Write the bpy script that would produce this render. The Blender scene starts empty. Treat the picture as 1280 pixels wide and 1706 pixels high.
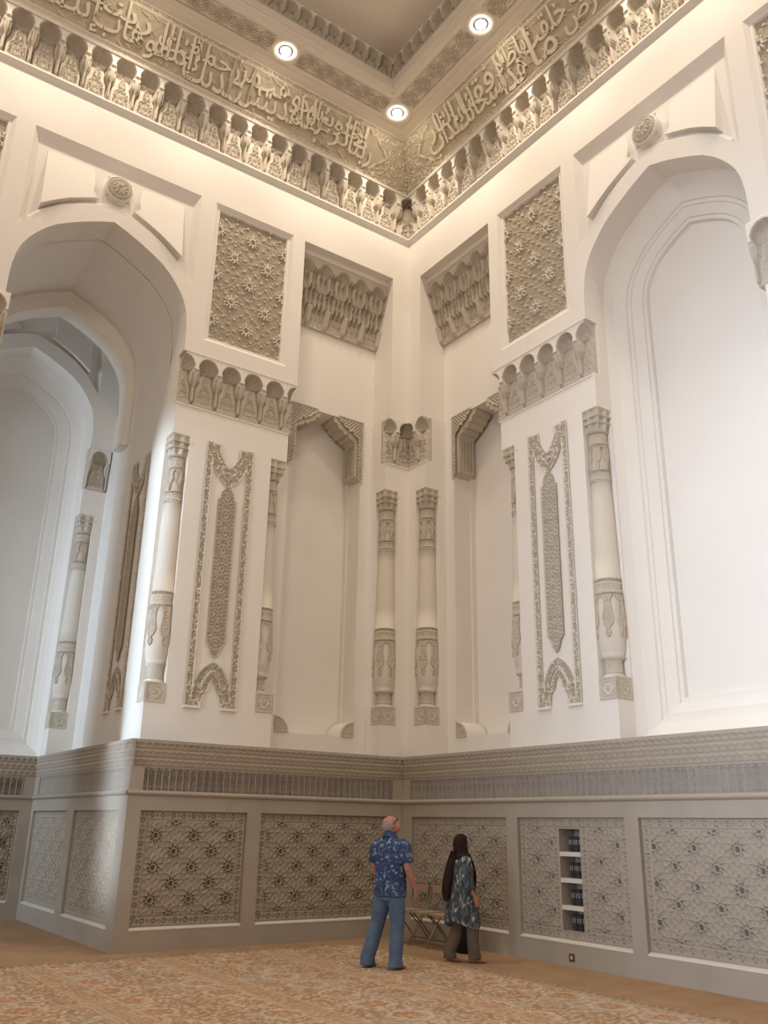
import bpy, math, random
import numpy as np
from mathutils import Matrix, Vector
from mathutils.geometry import tessellate_polygon
PI = math.pi
random.seed(5)
scene = bpy.context.scene
col = scene.collection

# ------------------------------------------------------------------ camera
def make_camera():
    C = Vector((-9.119, -12.474, 1.62))
    y, p, r = (math.radians(v) for v in (55.401, 19.722, 1.048))
    fw = Vector((math.cos(y)*math.cos(p), math.sin(y)*math.cos(p), math.sin(p)))
    rt = Vector((math.sin(y), -math.cos(y), 0)); up = rt.cross(fw)
    R = math.cos(r)*rt + math.sin(r)*up; U = -math.sin(r)*rt + math.cos(r)*up
    M = Matrix(((R.x, U.x, -fw.x, C.x), (R.y, U.y, -fw.y, C.y), (R.z, U.z, -fw.z, C.z), (0, 0, 0, 1)))
    cd = bpy.data.cameras.new('camera'); co = bpy.data.objects.new('camera', cd); col.objects.link(co)
    co.matrix_world = M
    cd.sensor_fit = 'VERTICAL'; cd.sensor_height = 24.0; cd.lens = 24.0*1462.383/1706.0
    cd.clip_end = 200
    scene.camera = co
make_camera()

# ------------------------------------------------------------------ light and exposure
scene.view_settings.view_transform = 'Standard'
scene.view_settings.look = 'None'
scene.view_settings.gamma = 1.0
scene.view_settings.exposure = 0.30
scene.view_settings.use_curve_mapping = False
w = bpy.data.worlds.new('hall_ambient'); scene.world = w; w.use_nodes = True
w.node_tree.nodes['Background'].inputs[0].default_value = (1.0, 0.855, 0.73, 1)
w.node_tree.nodes['Background'].inputs[1].default_value = 0.36

def area(name, loc, target, sx, sy, power, color, spread=180):
    l = bpy.data.lights.new(name, 'AREA'); l.shape = 'RECTANGLE'; l.size = sx; l.size_y = sy
    l.energy = power; l.color = color; l.spread = math.radians(spread)
    o = bpy.data.objects.new(name, l); col.objects.link(o); o.location = loc
    o.rotation_euler = (Vector(target)-Vector(loc)).to_track_quat('-Z', 'Y').to_euler()
    return o
# added lamps for assumed daylight (outside the frame, left and behind); no openings built
area('assumed_daylight_reveal', (-13.0, -1.75, 4.2), (-4.6, 0.50, 4.2), 0.8, 7.0, 22, (0.66, 0.83, 1.0), 9)  # added narrow-beam lamp for the bluish strip on the arch reveal
area('assumed_daylight_right', (-17.0, -9.2, 5.0), (0, -8.2, 4.6), 5.0, 7.5, 175, (0.66, 0.80, 1.0), 44)  # added lamp, assumed daylight for the right wall; no window is built
area('assumed_daylight_bay', (-13.0, 2.9, 5.2), (-5.5, 3.6, 4.6), 2.6, 6.0, 190, (0.62, 0.80, 1.0), 110)  # added lamp brightening the bay with assumed daylight; no window is built
# added warm fill light, unseen behind the camera
def point(name, loc, power, color, rad):
    l = bpy.data.lights.new(name, 'POINT'); l.energy = power; l.color = color; l.shadow_soft_size = rad
    o = bpy.data.objects.new(name, l); col.objects.link(o); o.location = loc; return o
WARM = (1.0, 0.84, 0.67)
point('hall_fill_light', (-12.5, -12.5, 11.0), 900, (1.0, 0.86, 0.72), 1.6)

# ------------------------------------------------------------------ materials
def mat(name, color, rough=0.8, bump=0.0, bscale=30, var=0.0, vscale=3, metallic=0, spec=0.3, emis=None):
    m = bpy.data.materials.new(name); m.use_nodes = True; nt = m.node_tree
    b = nt.nodes['Principled BSDF']
    b.inputs['Base Color'].default_value = (*color, 1); b.inputs['Roughness'].default_value = rough
    b.inputs['Metallic'].default_value = metallic; b.inputs['Specular IOR Level'].default_value = spec
    tc = nt.nodes.new('ShaderNodeTexCoord')
    if var > 0:
        n = nt.nodes.new('ShaderNodeTexNoise'); n.inputs['Scale'].default_value = vscale; n.inputs['Detail'].default_value = 5
        nt.links.new(tc.outputs['Object'], n.inputs['Vector'])
        cr = nt.nodes.new('ShaderNodeValToRGB')
        cr.color_ramp.elements[0].position = 0.3; cr.color_ramp.elements[1].position = 0.7
        cr.color_ramp.elements[0].color = (*[c*(1-var) for c in color], 1)
        cr.color_ramp.elements[1].color = (*[min(1, c*(1+var)) for c in color], 1)
        nt.links.new(n.outputs['Fac'], cr.inputs['Fac']); nt.links.new(cr.outputs['Color'], b.inputs['Base Color'])
    if bump > 0:
        n2 = nt.nodes.new('ShaderNodeTexNoise'); n2.inputs['Scale'].default_value = bscale; n2.inputs['Detail'].default_value = 3
        nt.links.new(tc.outputs['Object'], n2.inputs['Vector'])
        bp = nt.nodes.new('ShaderNodeBump'); bp.inputs['Strength'].default_value = bump; bp.inputs['Distance'].default_value = 0.01
        nt.links.new(n2.outputs['Fac'], bp.inputs['Height']); nt.links.new(bp.outputs['Normal'], b.inputs['Normal'])
    if emis:
        b.inputs['Emission Color'].default_value = (*emis[0], 1); b.inputs['Emission Strength'].default_value = emis[1]
    return m
PLASTER = mat('white_plaster', (0.80, 0.765, 0.71), 0.75, 0.03, 60, 0.015, 1.5)
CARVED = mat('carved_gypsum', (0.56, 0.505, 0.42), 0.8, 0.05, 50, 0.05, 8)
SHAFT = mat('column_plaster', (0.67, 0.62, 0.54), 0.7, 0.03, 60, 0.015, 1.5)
CARVED_D = mat('carved_gypsum_dust_shade', (0.43, 0.375, 0.285), 0.85, 0.05, 50, 0.06, 8)  # gypsum darkened by dust and by recess shade put into the colour
STONE = mat('dado_limestone', (0.385, 0.34, 0.285), 0.6, 0.04, 40, 0.06, 2.2)
STONE_C = mat('dado_carved_limestone', (0.385, 0.335, 0.27), 0.42, 0.03, 60, 0.05, 6)
GRILLE = mat('grille_stone', (0.35, 0.31, 0.265), 0.6, 0.02, 60, 0.05, 6)
SILL = mat('sill_stone_lit_tone', (0.66, 0.62, 0.56), 0.5, 0.02, 60, 0.03, 6)  # dado stone made paler: light caught by the sills is in the colour
VOID = mat('recess_shade_stone', (0.15, 0.13, 0.105), 0.9)  # shade inside pierced and sunken carving, put into the colour
CEIL = mat('ceiling_plaster', (0.74, 0.68, 0.60), 0.85, 0.03, 60, 0.01, 1.5)

# ------------------------------------------------------------------ mesh helpers
class MB:
    def __init__(self): self.v = []; self.f = []
    def add(self, vs, fs):
        n = len(self.v); self.v += [tuple(p) for p in vs]; self.f += [tuple(n+i for i in f) for f in fs]
    def box(self, x0, x1, y0, y1, z0, z1):
        self.add([(x0,y0,z0),(x1,y0,z0),(x1,y1,z0),(x0,y1,z0),(x0,y0,z1),(x1,y0,z1),(x1,y1,z1),(x0,y1,z1)],
                 [(0,3,2,1),(4,5,6,7),(0,1,5,4),(1,2,6,5),(2,3,7,6),(3,0,4,7)])
    def prism(self, pts, y0, y1, holes=(), back=True):
        """outline in (x,z), extruded along y from y0 (front) to y1"""
        loops = [list(pts)] + [list(h) for h in holes]
        flat = [p for l in loops for p in l]
        tri = tessellate_polygon([[Vector((a, b, 0)) for a, b in l] for l in loops])
        n = len(flat)
        vs = [(a, y0, b) for a, b in flat] + [(a, y1, b) for a, b in flat]
        fs = [tuple(t) for t in tri]
        if back: fs += [tuple(n+i for i in reversed(t)) for t in tri]
        k = 0
        for l in loops:
            m = len(l)
            for i in range(m):
                j = (i+1) % m
                fs.append((k+i, k+j, n+k+j, n+k+i))
            k += m
        self.add(vs, fs)
    def loft(self, rings, closed=True, cap0=False, cap1=False):
        m = len(rings[0]); vs = [p for r in rings for p in r]; fs = []
        for a in range(len(rings)-1):
            for i in range(m if closed else m-1):
                j = (i+1) % m
                fs.append((a*m+i, a*m+j, (a+1)*m+j, (a+1)*m+i))
        if cap0: fs.append(tuple(range(m)))
        if cap1: fs.append(tuple((len(rings)-1)*m+i for i in reversed(range(m))))
        self.add(vs, fs)
    def lathe(self, prof, n=24, cx=0, cy=0, flute=0):
        rings = []
        for r, z in prof:
            rings.append([(cx+r*math.cos(2*PI*i/n), cy+r*math.sin(2*PI*i/n), z) for i in range(n)])
        self.loft(rings, True, True, True)
    def tube(self, pts, r, n=8):
        pts = [Vector(p) for p in pts]; rings = []
        for i, p in enumerate(pts):
            t = (pts[min(i+1, len(pts)-1)]-pts[max(i-1, 0)]).normalized()
            a = t.cross(Vector((0, 0, 1)) if abs(t.z) < .9 else Vector((1, 0, 0))).normalized(); b = t.cross(a)
            rr = r[i] if isinstance(r, (list, tuple)) else r
            rings.append([tuple(p+a*rr*math.cos(2*PI*k/n)+b*rr*math.sin(2*PI*k/n)) for k in range(n)])
        self.loft(rings, True, True, True)
    def mesh(self, name, m, smooth=False):
        me = bpy.data.meshes.new(name); me.from_pydata(self.v, [], self.f); me.update()
        if m: me.materials.append(m)
        if smooth:
            for p in me.polygons: p.use_smooth = True
        return me
    def build(self, name, m, parent=None, smooth=False, M=None):
        return link(name, self.mesh(name, m, smooth), parent, M)

def link(name, me, parent=None, M=None):
    o = bpy.data.objects.new(name, me); col.objects.link(o)
    if parent is not None: o.parent = parent
    if M is not None: o.matrix_local = M
    return o
def tag(o, label=None, cat=None, group=None, kind=None):
    if label: o['label'] = label
    if cat: o['category'] = cat
    if group: o['group'] = group
    if kind: o['kind'] = kind
    return o
def thing(name, label, cat, M, group=None):
    o = bpy.data.objects.new(name, None); col.objects.link(o); o.matrix_world = M
    o.empty_display_size = .1
    return tag(o, label, cat, group)
def clone(t, M, label=None, group=None):
    r = t.copy(); col.objects.link(r); r.matrix_world = M
    if label: r['label'] = label
    if group: r['group'] = group
    for ch in list(t.children):
        c = ch.copy(); col.objects.link(c); c.parent = r
        for g in list(ch.children):
            d = g.copy(); col.objects.link(d); d.parent = c
    return r
def struct(o): o['kind'] = 'structure'; return o
# wall frames: local x along the wall, local y out of the wall into the hall, z up
def F(W, s, d, z):
    if W == 'L': return Matrix.Translation((-s, -d, z)) @ Matrix.Rotation(PI, 4, 'Z')
    if W == 'R': return Matrix.Translation((-d, -s, z)) @ Matrix.Rotation(PI/2, 4, 'Z')
    if W == 'B': return Matrix.Translation((-4.6-d, s, z)) @ Matrix.Rotation(PI/2, 4, 'Z')   # side of the bay, s = depth
SG = {'L': 1, 'R': -1, 'B': 1}
def wv(W, s, d, z):
    if W == 'L': return (-s, -d, z)
    if W == 'R': return (-d, -s, z)
    return (-4.6-d, s, z)
def wprism(mb, W, pts, d0, d1, holes=(), back=True):
    t = MB(); t.prism(pts, d0, d1, holes, back); mb.add([wv(W, *p) for p in t.v], t.f)
def wloft(mb, W, rings, closed=True, cap=False):
    t = MB(); t.loft(rings, closed, False, cap); mb.add([wv(W, *p) for p in t.v], t.f)
def wbox(mb, W, s0, s1, d0, d1, z0, z1):
    t = MB(); t.box(s0, s1, d0, d1, z0, z1); mb.add([wv(W, *p) for p in t.v], t.f)
def rect(s0, s1, z0, z1): return [(s0, z0), (s1, z0), (s1, z1), (s0, z1)]

def hf(name, w, h, res, fn, m, skirt=None, smooth=False, m2=None, cut=None):
    """carved relief: grid w x h (x centred, z from 0) whose local y is fn(X, Z)"""
    nx = max(2, int(round(w/res))+1); nz = max(2, int(round(h/res))+1)
    X, Z = np.meshgrid(np.linspace(-w/2, w/2, nx), np.linspace(0, h, nz))
    Y = fn(X, Z)
    V = np.stack([X, Y, Z], -1).reshape(-1, 3)
    I = np.arange(nx*nz).reshape(nz, nx)
    Q = np.stack([I[:-1, :-1], I[1:, :-1], I[1:, 1:], I[:-1, 1:]], -1).reshape(-1, 4)
    if skirt is not None:
        n0 = len(V)
        loop = np.concatenate([I[0, :], I[1:, -1], I[-1, -2::-1], I[-2:0:-1, 0]])
        B = V[loop].copy(); B[:, 1] = skirt
        V = np.concatenate([V, B]); k = len(loop); J = np.arange(k)
        Q = np.concatenate([Q, np.stack([loop[J], loop[(J+1) % k], n0+(J+1) % k, n0+J], -1)])
    if cut is not None:
        c = V[Q].mean(1); Q = Q[cut(c[:, 0], c[:, 2])]
    me = bpy.data.meshes.new(name)
    me.vertices.add(len(V)); me.vertices.foreach_set('co', V.astype(np.float32).ravel())
    me.loops.add(len(Q)*4); me.loops.foreach_set('vertex_index', Q.astype(np.int32).ravel())
    me.polygons.add(len(Q)); me.polygons.foreach_set('loop_start', np.arange(0, len(Q)*4, 4, dtype=np.int32))
    me.materials.append(m)
    if m2 is not None:
        me.materials.append(m2[0])
        c = V[Q].mean(1); me.polygons.foreach_set('material_index', m2[1](c[:, 0], c[:, 1], c[:, 2]).astype(np.int32))
    me.update(calc_edges=True); me.validate()
    if smooth: me.polygons.foreach_set('use_smooth', np.ones(len(Q), dtype=bool))
    return me

# value noise for carved scrollwork
_rng = np.random.default_rng(3); _T = _rng.random((64, 64))
def vnoise(x, y):
    xi = np.floor(x).astype(int); yi = np.floor(y).astype(int); fx = x-xi; fy = y-yi
    fx = fx*fx*(3-2*fx); fy = fy*fy*(3-2*fy)
    g = lambda a, b: _T[a % 64, b % 64]
    return (g(xi, yi)*(1-fx)+g(xi+1, yi)*fx)*(1-fy)+(g(xi, yi+1)*(1-fx)+g(xi+1, yi+1)*fx)*fy
def scroll(x, z, f=22):
    """arabesque: ridges winding around, between small leaves"""
    a = vnoise(x*f, z*f); b = vnoise(x*f*1.9+7, z*f*1.9+3)
    return np.clip(np.exp(-((a-.5)/.09)**2)+.7*np.exp(-((b-.5)/.10)**2), 0, 1.2)
def lattice(x, z, px, pz):
    """offset from the nearest node of a centred rectangular lattice"""
    ax = (x+px/2) % px-px/2; az = (z+pz/2) % pz-pz/2
    bx = x % px-px/2; bz = z % pz-pz/2
    m = ax**2+az**2 < bx**2+bz**2
    return np.where(m, ax, bx), np.where(m, az, bz), np.hypot(ax, az), np.hypot(bx, bz)
def fold(x, z, n, off=0.0):
    r = np.hypot(x, z); t = np.arctan2(z, x)+off; k = 2*PI/n
    p = (t+k/2) % k-k/2
    return r*np.cos(p), r*np.sin(p), r
def girih(x, z, px=.563, pz=.412):
    """ten-pointed star screen of the dado; returns height (negative = pierced)"""
    dx, dz, ra, rb = lattice(x, z, px, pz)
    u, v, r = fold(dx, dz, 10, PI/2)
    h = np.zeros_like(x)
    w = .033*np.clip(np.sin(PI*np.clip((u-.072)/.098, 0, 1)), 0, 1)**.7
    h = np.maximum(h, 1.25*np.exp(-((np.abs(v)-w)/.0075)**2)*((u > .068) & (u < .178)))
    h = np.maximum(h, .9*np.exp(-((ra-rb)/.012)**2)*(r > .13))
    h = np.maximum(h, .8*np.exp(-((r-.045)/.007)**2))
    u2, v2, _ = fold(dx, dz, 10, PI/2+PI/10)
    dart = (u2 > .05) & (u2 < .105) & (np.abs(v2) < .013*np.clip((.108-u2)/.035, 0, 1)*np.clip((u2-.045)/.012, 0, 1))
    h = np.where(dart, -1.25, h); h = np.where(r < .034, -1.25, h)
    # kite openings between the petals of neighbouring stars
    return h
def band(t, e, per=.155):
    """border strip of alternating rosettes and four-dot clusters"""
    a = (t+per/2) % per-per/2; b = t % per-per/2
    r = np.hypot(a, e)
    h = np.where((r > .019) & (r < .036), -1.6, 0.) + np.where(r < .007, -1.6, 0)
    q = np.hypot(np.abs(b)-.0, np.abs(e)-.017); q2 = np.hypot(np.abs(b)-.017, e)
    return np.where((q < .009) | (q2 < .009), -1.6, h)
# ------------------------------------------------------------------ the room shell
_A = [(1.43, 9.03), (1.43, 9.3), (1.42, 9.5), (1.385, 9.74), (1.33, 9.91), (1.25, 10.06), (1.15, 10.20), (1.03, 10.34), (.88, 10.475), (.68, 10.60), (.46, 10.72), (.25, 10.82), (0, 10.92)]
def arch(hw, ap):
    k = hw/1.43
    h = [(x*k, ap+(z-10.92)*k) for x, z in _A]
    return [(-x, z) for x, z in h] + [(x, z) for x, z in reversed(h[:-1])]
def aloop(c, hw, ap, zb, dx=0):
    return [(c-hw, zb)] + [(c+x, z) for x, z in arch(hw, ap)] + [(c+hw, zb)]
AC, HW = 6.015, 1.415
P1, P2 = (2.704, 4.295), (7.735, 9.326)     # carved star panels
def spandrel_loop(ins):
    s0, s1, zt = 4.58+ins, 7.45-ins, 12.145-ins*1.1
    h = [(1.435-ins, 10.22+ins*.3), (1.30, 10.42), (1.10, 10.66), (.85, 10.86), (.6, 11.0), (.35, 11.11), (.15, 11.18), (0, 11.215)]
    h = [(x, z+ins*1.0 if i else z+ins*.9) for i, (x, z) in enumerate(h)]
    low = [(AC-x, z) for x, z in h] + [(AC+x, z) for x, z in reversed(h[:-1])]
    return [(s0, zt)] + low + [(s1, zt)]
def upper_slab(mb, W, s_lo, s_hi, off=0.0, niche=True, zt=13.16, panels=(P1, P2), thick=.62):
    a = arch(HW, 10.92)
    out = [(s_lo, zt), (s_lo, 9.02)]
    if niche: out += [(.392, 9.02), (.392, 12.13), (2.456, 12.13), (2.456, 9.02)]
    out += [(AC-HW, 9.02)] + [(AC+x, z) for x, z in a] + [(AC+HW, 9.02), (s_hi, 9.02), (s_hi, zt)]
    holes = [spandrel_loop(0)] + [rect(p[0], p[1], 9.33, 12.146) for p in panels]
    wprism(mb, W, out, off, off-thick, holes)
    # recessed spandrel field with bevelled edges, and two tilted wedge panels
    L0, L1 = spandrel_loop(0), spandrel_loop(.10)
    wloft(mb, W, [[(a, off, b) for a, b in L0], [(a, off-.10, b) for a, b in L1]])
    wprism(mb, W, L1, off-.10, off-.2)
    for sg in (-1, 1):
        o = [(-1.17, 11.85), (-.43, 11.85), (-.40, 11.74), (-.385, 11.62), (-.385, 11.50), (-.40, 11.38), (-.30, 11.27),
             (-.5, 11.17), (-.75, 11.03), (-.95, 10.885), (-1.17, 10.70)]
        o = [(AC+sg*x, z) for x, z in o]
        f = [(s, off-.10+.005+.17*(11.85-z)/1.1, z) for s, z in o]; b = [(s, off-.13, z) for s, z in o]
        ins = []
        cx, cz = sum(p[0] for p in o)/len(o), sum(p[1] for p in o)/len(o)
        for s, z in o:
            ins.append((s+(cx-s)*.07, off-.10+.012+.17*(11.85-z)/1.1, z+(cz-z)*.07))
        wloft(mb, W, [b, f]);
        tri = tessellate_polygon([[Vector((p[0], p[2], 0)) for p in f]])
        mb.add([wv(W, *p) for p in f], [tuple(t) for t in tri])
def pier(mb, W, s0, s1, dback, off=0.0, n0=True, n1=True, N=.30, z0=2.6):
    d = off-.12
    wbox(mb, W, s0, s1, dback, d, z0, 3.57); wbox(mb, W, s0, s1, dback, d, 7.57, 8.13); wbox(mb, W, s0+.02, s1, dback, d-.13, 8.13, 9.02)
    wbox(mb, W, s0+(N if n0 else 0), s1-(N if n1 else 0), d-N, d, 3.57, 7.57)
    wbox(mb, W, s0, s1, dback, d-N, 3.57, 7.57)
def blind_arch(mb, W, off=0.0):
    R = [(HW-.002, 10.918, 2.6, -.44), (HW-.03, 10.88, 2.75, -.50), (1.34, 10.80, 2.85, -.58), (1.26, 10.70, 2.93, -.65), (1.20, 10.62, 2.98, -.69), (1.19, 10.60, 3.02, -.70),
         (1.185, 10.59, 3.03, -.73), (1.125, 10.53, 3.09, -.73), (1.12, 10.52, 3.10, -.755), (.955, 10.36, 3.22, -.80), (.95, 10.35, 3.23, -.83), (.89, 10.29, 3.29, -.83), (.885, 10.28, 3.295, -.90)]
    rings = [[(s, off+d, z) for s, z in aloop(AC, hw, ap, zb)] for hw, ap, zb, d in R]
    wloft(mb, W, rings)
    last = aloop(AC, .885, 10.28, 3.295)
    tri = tessellate_polygon([[Vector((a, b, 0)) for a, b in last]])
    mb.add([wv(W, s, off-.90, z) for s, z in last], [tuple(t) for t in tri])
def niche(mb, W):
    wprism(mb, W, rect(.30, 2.56, 2.6, 12.3), -.61, -1.08, [rect(.66, 2.20, 3.06, 9.01)], True)
    wbox(mb, W, .5, 2.4, -1.2, -1.08, 2.6, 9.2)
    # raised margin on the alcove reveal
    wbox(mb, W, .66, .70, -1.08, -.98, 3.06, 9.01); wbox(mb, W, 2.16, 2.20, -1.08, -.98, 3.06, 9.01)

mb = MB()
upper_slab(mb, 'L', 0, 9.9)
pier(mb, 'L', -.12, .42, -.62, n0=False); pier(mb, 'L', 2.51, 4.60, -2.86); pier(mb, 'L', 7.43, 9.9, -2.86, n1=False)
niche(mb, 'L')
wbox(mb, 'L', -.2, 9.9, -.4, -.2, 13.1, 15.2); struct(mb.build('wall_left', PLASTER))
mb = MB()
upper_slab(mb, 'R', 0, 9.9)
pier(mb, 'R', -.12, .42, -.62, n0=False); pier(mb, 'R', 2.51, 4.60, -.62); pier(mb, 'R', 7.43, 9.9, -.62, n1=False)
niche(mb, 'R'); blind_arch(mb, 'R'); wbox(mb, 'R', -.2, 9.9, -.4, -.2, 13.1, 15.2)
struct(mb.build('wall_right', PLASTER))
# the deep bay behind the left arch: vault, strainer arch, far wall, side wall and ceiling
mb = MB()
r0 = [(s, -.62, z) for s, z in aloop(AC, HW, 10.92, 8.14)]
wloft(mb, 'L', [[(s, d, z) for s, z in aloop(AC, HW, 10.92, 9.02)] for d in (-.60, -2.41)], closed=False)
wloft(mb, 'L', [[(s, d, z) for s, z in aloop(AC, hw, ap, 8.14)] for hw, ap, d in
      ((1.412, 10.915, -2.41), (1.36, 10.86, -2.40), (1.345, 10.84, -2.43), (1.275, 10.56, -2.43), (1.275, 10.56, -2.86))], closed=False)
wprism(mb, 'L', [(3.9, 12.6), (3.9, 9.02), (4.74, 9.02)] + [(AC+x, z) for x, z in arch(1.275, 10.56)] + [(7.29, 9.02), (9.9, 9.02), (9.9, 12.6)], -2.84, -2.87)
wbox(mb, 'L', 4.605, 4.735, -2.85, -2.44, 8.14, 9.3)
wbox(mb, 'L', 3.95, 4.12, -5.2, -2.84, 2.6, 12.4)
struct(mb.build('wall_bay', PLASTER))
mb = MB()
upper_slab(mb, 'L', 3.9, 9.9, off=-4.97, niche=False, zt=12.45, panels=())
blind_arch(mb, 'L', off=-4.97)
pier(mb, 'L', 3.9, 4.60, -5.6, off=-4.97, n0=False); pier(mb, 'L', 7.43, 9.9, -5.6, off=-4.97, n1=False)
struct(mb.build('wall_far', PLASTER))
mb = MB(); wbox(mb, 'L', 3.9, 9.9, -5.6, -.62, 12.35, 12.5); struct(mb.build('ceiling_bay', CEIL))

# floor
FLOOR = mat('plain_tan_carpet', (0.37, 0.245, 0.15), 0.95, 0.25, 250, 0.10, 2.5, spec=0.05)
mb = MB(); mb.box(-26, 1.2, -26, 6.2, -.1, 0); struct(mb.build('floor', FLOOR))

# ------------------------------------------------------------------ main ceiling with stepped border
mb = MB()
def ring(mb, d0, z0, d1, z1, far=22):
    mb.add([(-d0, -d0, z0), (-far, -d0, z0), (-far, -d1, z1), (-d1, -d1, z1)], [(0, 1, 2, 3)])
    mb.add([(-d0, -d0, z0), (-d0, -far, z0), (-d1, -far, z1), (-d1, -d1, z1)], [(3, 2, 1, 0)])
prof = [(.60, 15.10), (.60, 15.03), (.86, 15.03), (.87, 15.045), (.89, 15.045), (.90, 15.03), (.98, 15.03), (.985, 15.05), (1.42, 15.05), (1.425, 15.03), (1.50, 15.03), (1.53, 15.06), (1.56, 15.06), (1.575, 15.10), (1.60, 15.12), (1.60, 15.36), (1.66, 15.36)]
prof = [(.60, 15.10), (.60, 15.03), (.86, 15.03), (.87, 15.045), (.89, 15.045), (.90, 15.03), (1.50, 15.03), (1.52, 15.07), (1.56, 15.07), (1.58, 15.12), (1.60, 15.12), (1.60, 15.30), (1.38, 15.30), (1.38, 15.86)]
for (a, b), (c, d) in zip(prof[:-1], prof[1:]): ring(mb, a, b, c, d)
mb.box(-22, -1.3, -22, -1.3, 15.84, 15.95)
mb.box(-1.58, -1.36, -1.58, -1.36, 15.30, 15.85)
mb.box(-26, .3, -26, .3, 15.96, 16.1)
struct(mb.build('ceiling', CEIL))

# ------------------------------------------------------------------ dado: limestone wainscot frame
DP = {'L': [(.354, 2.704), (2.93, 4.555)], 'R': [(.354, 2.60), (2.831, 4.748), (4.966, 7.064)], 'B': [(.22, 2.30), (2.64, 4.73)], 'F': [(4.966, 7.064)]}
PZ = (.272, 1.777)
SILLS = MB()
def dado(mb, W, s0, s1, grille, panels, off=0.0, ret=False):
    holes = [rect(a, b, *PZ) for a, b in panels] + ([rect(grille[0], grille[1], 2.042, 2.345)] if grille else [])
    wprism(mb, W, rect(s0, s1, 0, 2.36), off+.10, off-.10, holes)
    for a, b in panels:      # sloping sills of the recessed panels, the light on them painted in
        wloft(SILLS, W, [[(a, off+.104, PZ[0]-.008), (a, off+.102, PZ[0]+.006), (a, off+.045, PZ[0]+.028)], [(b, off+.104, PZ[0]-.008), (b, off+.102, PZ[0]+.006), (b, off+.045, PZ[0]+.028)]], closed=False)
    # string moulding under the grille and the ledge on top
    t = [(.10, 1.965), (.115, 1.975), (.135, 1.99), (.14, 2.01), (.13, 2.03), (.10, 2.04)]
    wloft(mb, W, [[(s0-(.03 if ret else 0), off+d, z) for d, z in t], [(s1+(0 if W == 'B' else .03), off+d, z) for d, z in t]], closed=False)
    wbox(mb, W, s0, s1, off-1.25 if off == 0 and W != 'B' else off-.75, off+.10, 2.60, 2.715)
    wbox(mb, W, s0-(.02 if ret else 0), s1+.02, off+.08, off+.145, 2.695, 2.722)
for W, nm in (('L', 'left'), ('R', 'right')):
    mb = MB(); dado(mb, W, -.10, 4.755 if W == 'L' else 9.9, (.30, 4.60) if W == 'L' else (.30, 9.6), DP[W])
    struct(mb.build('baseboard_'+nm, STONE))
mb = MB(); dado(mb, 'B', -.098, 5.0, (.15, 4.6), DP['B'], off=.06, ret=True); struct(mb.build('baseboard_bay', STONE))
mb = MB(); dado(mb, 'L', 4.5, 9.9, (4.95, 7.2), DP['F'], off=-4.97); struct(mb.build('baseboard_far', STONE))
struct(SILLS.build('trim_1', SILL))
# ------------------------------------------------------------------ dado carving
def dado_panel(W, a, b, off, label, fieldbox=None, idx=0):
    wd, z0, z1 = b-a, PZ[0]+.03, PZ[1]
    h = z1-z0; c = (a+b)/2; sg = SG[W]
    t = thing('carved_wall_panel', label, 'wall panel', F(W, c, off, z0), 'carved stone panels of the wainscot')
    x0 = 3.723 if W != 'R' else 3.723+.2815
    hole = (3.575, 3.95, .405, 1.634) if fieldbox else None
    def fn(X, Z):
        S = c+sg*X; ZZ = z0+Z
        e = np.minimum(np.minimum(S-a, b-S), np.minimum(ZZ-z0, z1-ZZ))
        tt = np.where(np.minimum(S-a, b-S) < np.minimum(ZZ-z0, z1-ZZ), ZZ-1.03, S-c)
        if hole:
            ds = np.maximum(hole[0]-S, S-hole[1]); e2 = np.where((ds > -.01), ds, 9)
            e2 = np.where((ZZ > hole[2]-.13) & (ZZ < hole[3]+.02), e2, 9)
            tt = np.where(e2 < e, ZZ-1.03, tt); e = np.minimum(e, np.maximum(e2, 0))
        g = girih(S-x0, ZZ-1.035)*.018
        bd = band(tt, e-.066)*.012+.004
        y = .052+np.where(e < .115, bd, g)
        y = np.where((e > .112) & (e < .128), .052-.010, y)
        y = np.where(e < .012, .045, y)
        return y
    cut = None
    if hole:
        cut = lambda X, Z: ~((c+sg*X > hole[0]) & (c+sg*X < hole[1]) & (z0+Z > hole[2]) & (z0+Z < hole[3]))
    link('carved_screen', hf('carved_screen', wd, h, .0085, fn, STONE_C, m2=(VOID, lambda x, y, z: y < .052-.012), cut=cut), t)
    return t
dado_panel('L', *DP['L'][1], 0, 'square carved stone panel at the outer end of the left wall, nearest the deep arch')
dado_panel('L', *DP['L'][0], 0, 'wide carved stone panel on the left wall behind the man in the blue shirt')
dado_panel('R', *DP['R'][0], 0, 'carved stone panel on the right wall behind the folding chairs and the woman')
bp = dado_panel('R', *DP['R'][1], 0, 'carved stone panel on the right wall around the bookshelf niche', True)
dado_panel('R', *DP['R'][2], 0, 'large carved stone panel on the right wall at the right edge of the photo, right of the bookshelf')
dado_panel('B', *DP['B'][0], .06, 'carved stone panel on the side of the deep arch, nearer the hall and half in bluish daylight')
dado_panel('B', *DP['B'][1], .06, 'dim carved stone panel on the side of the deep arch, farther in')
dado_panel('L', *DP['F'][0], -4.97, 'dim carved stone panel on the far wall of the bay, at the left edge of the photo')

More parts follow.
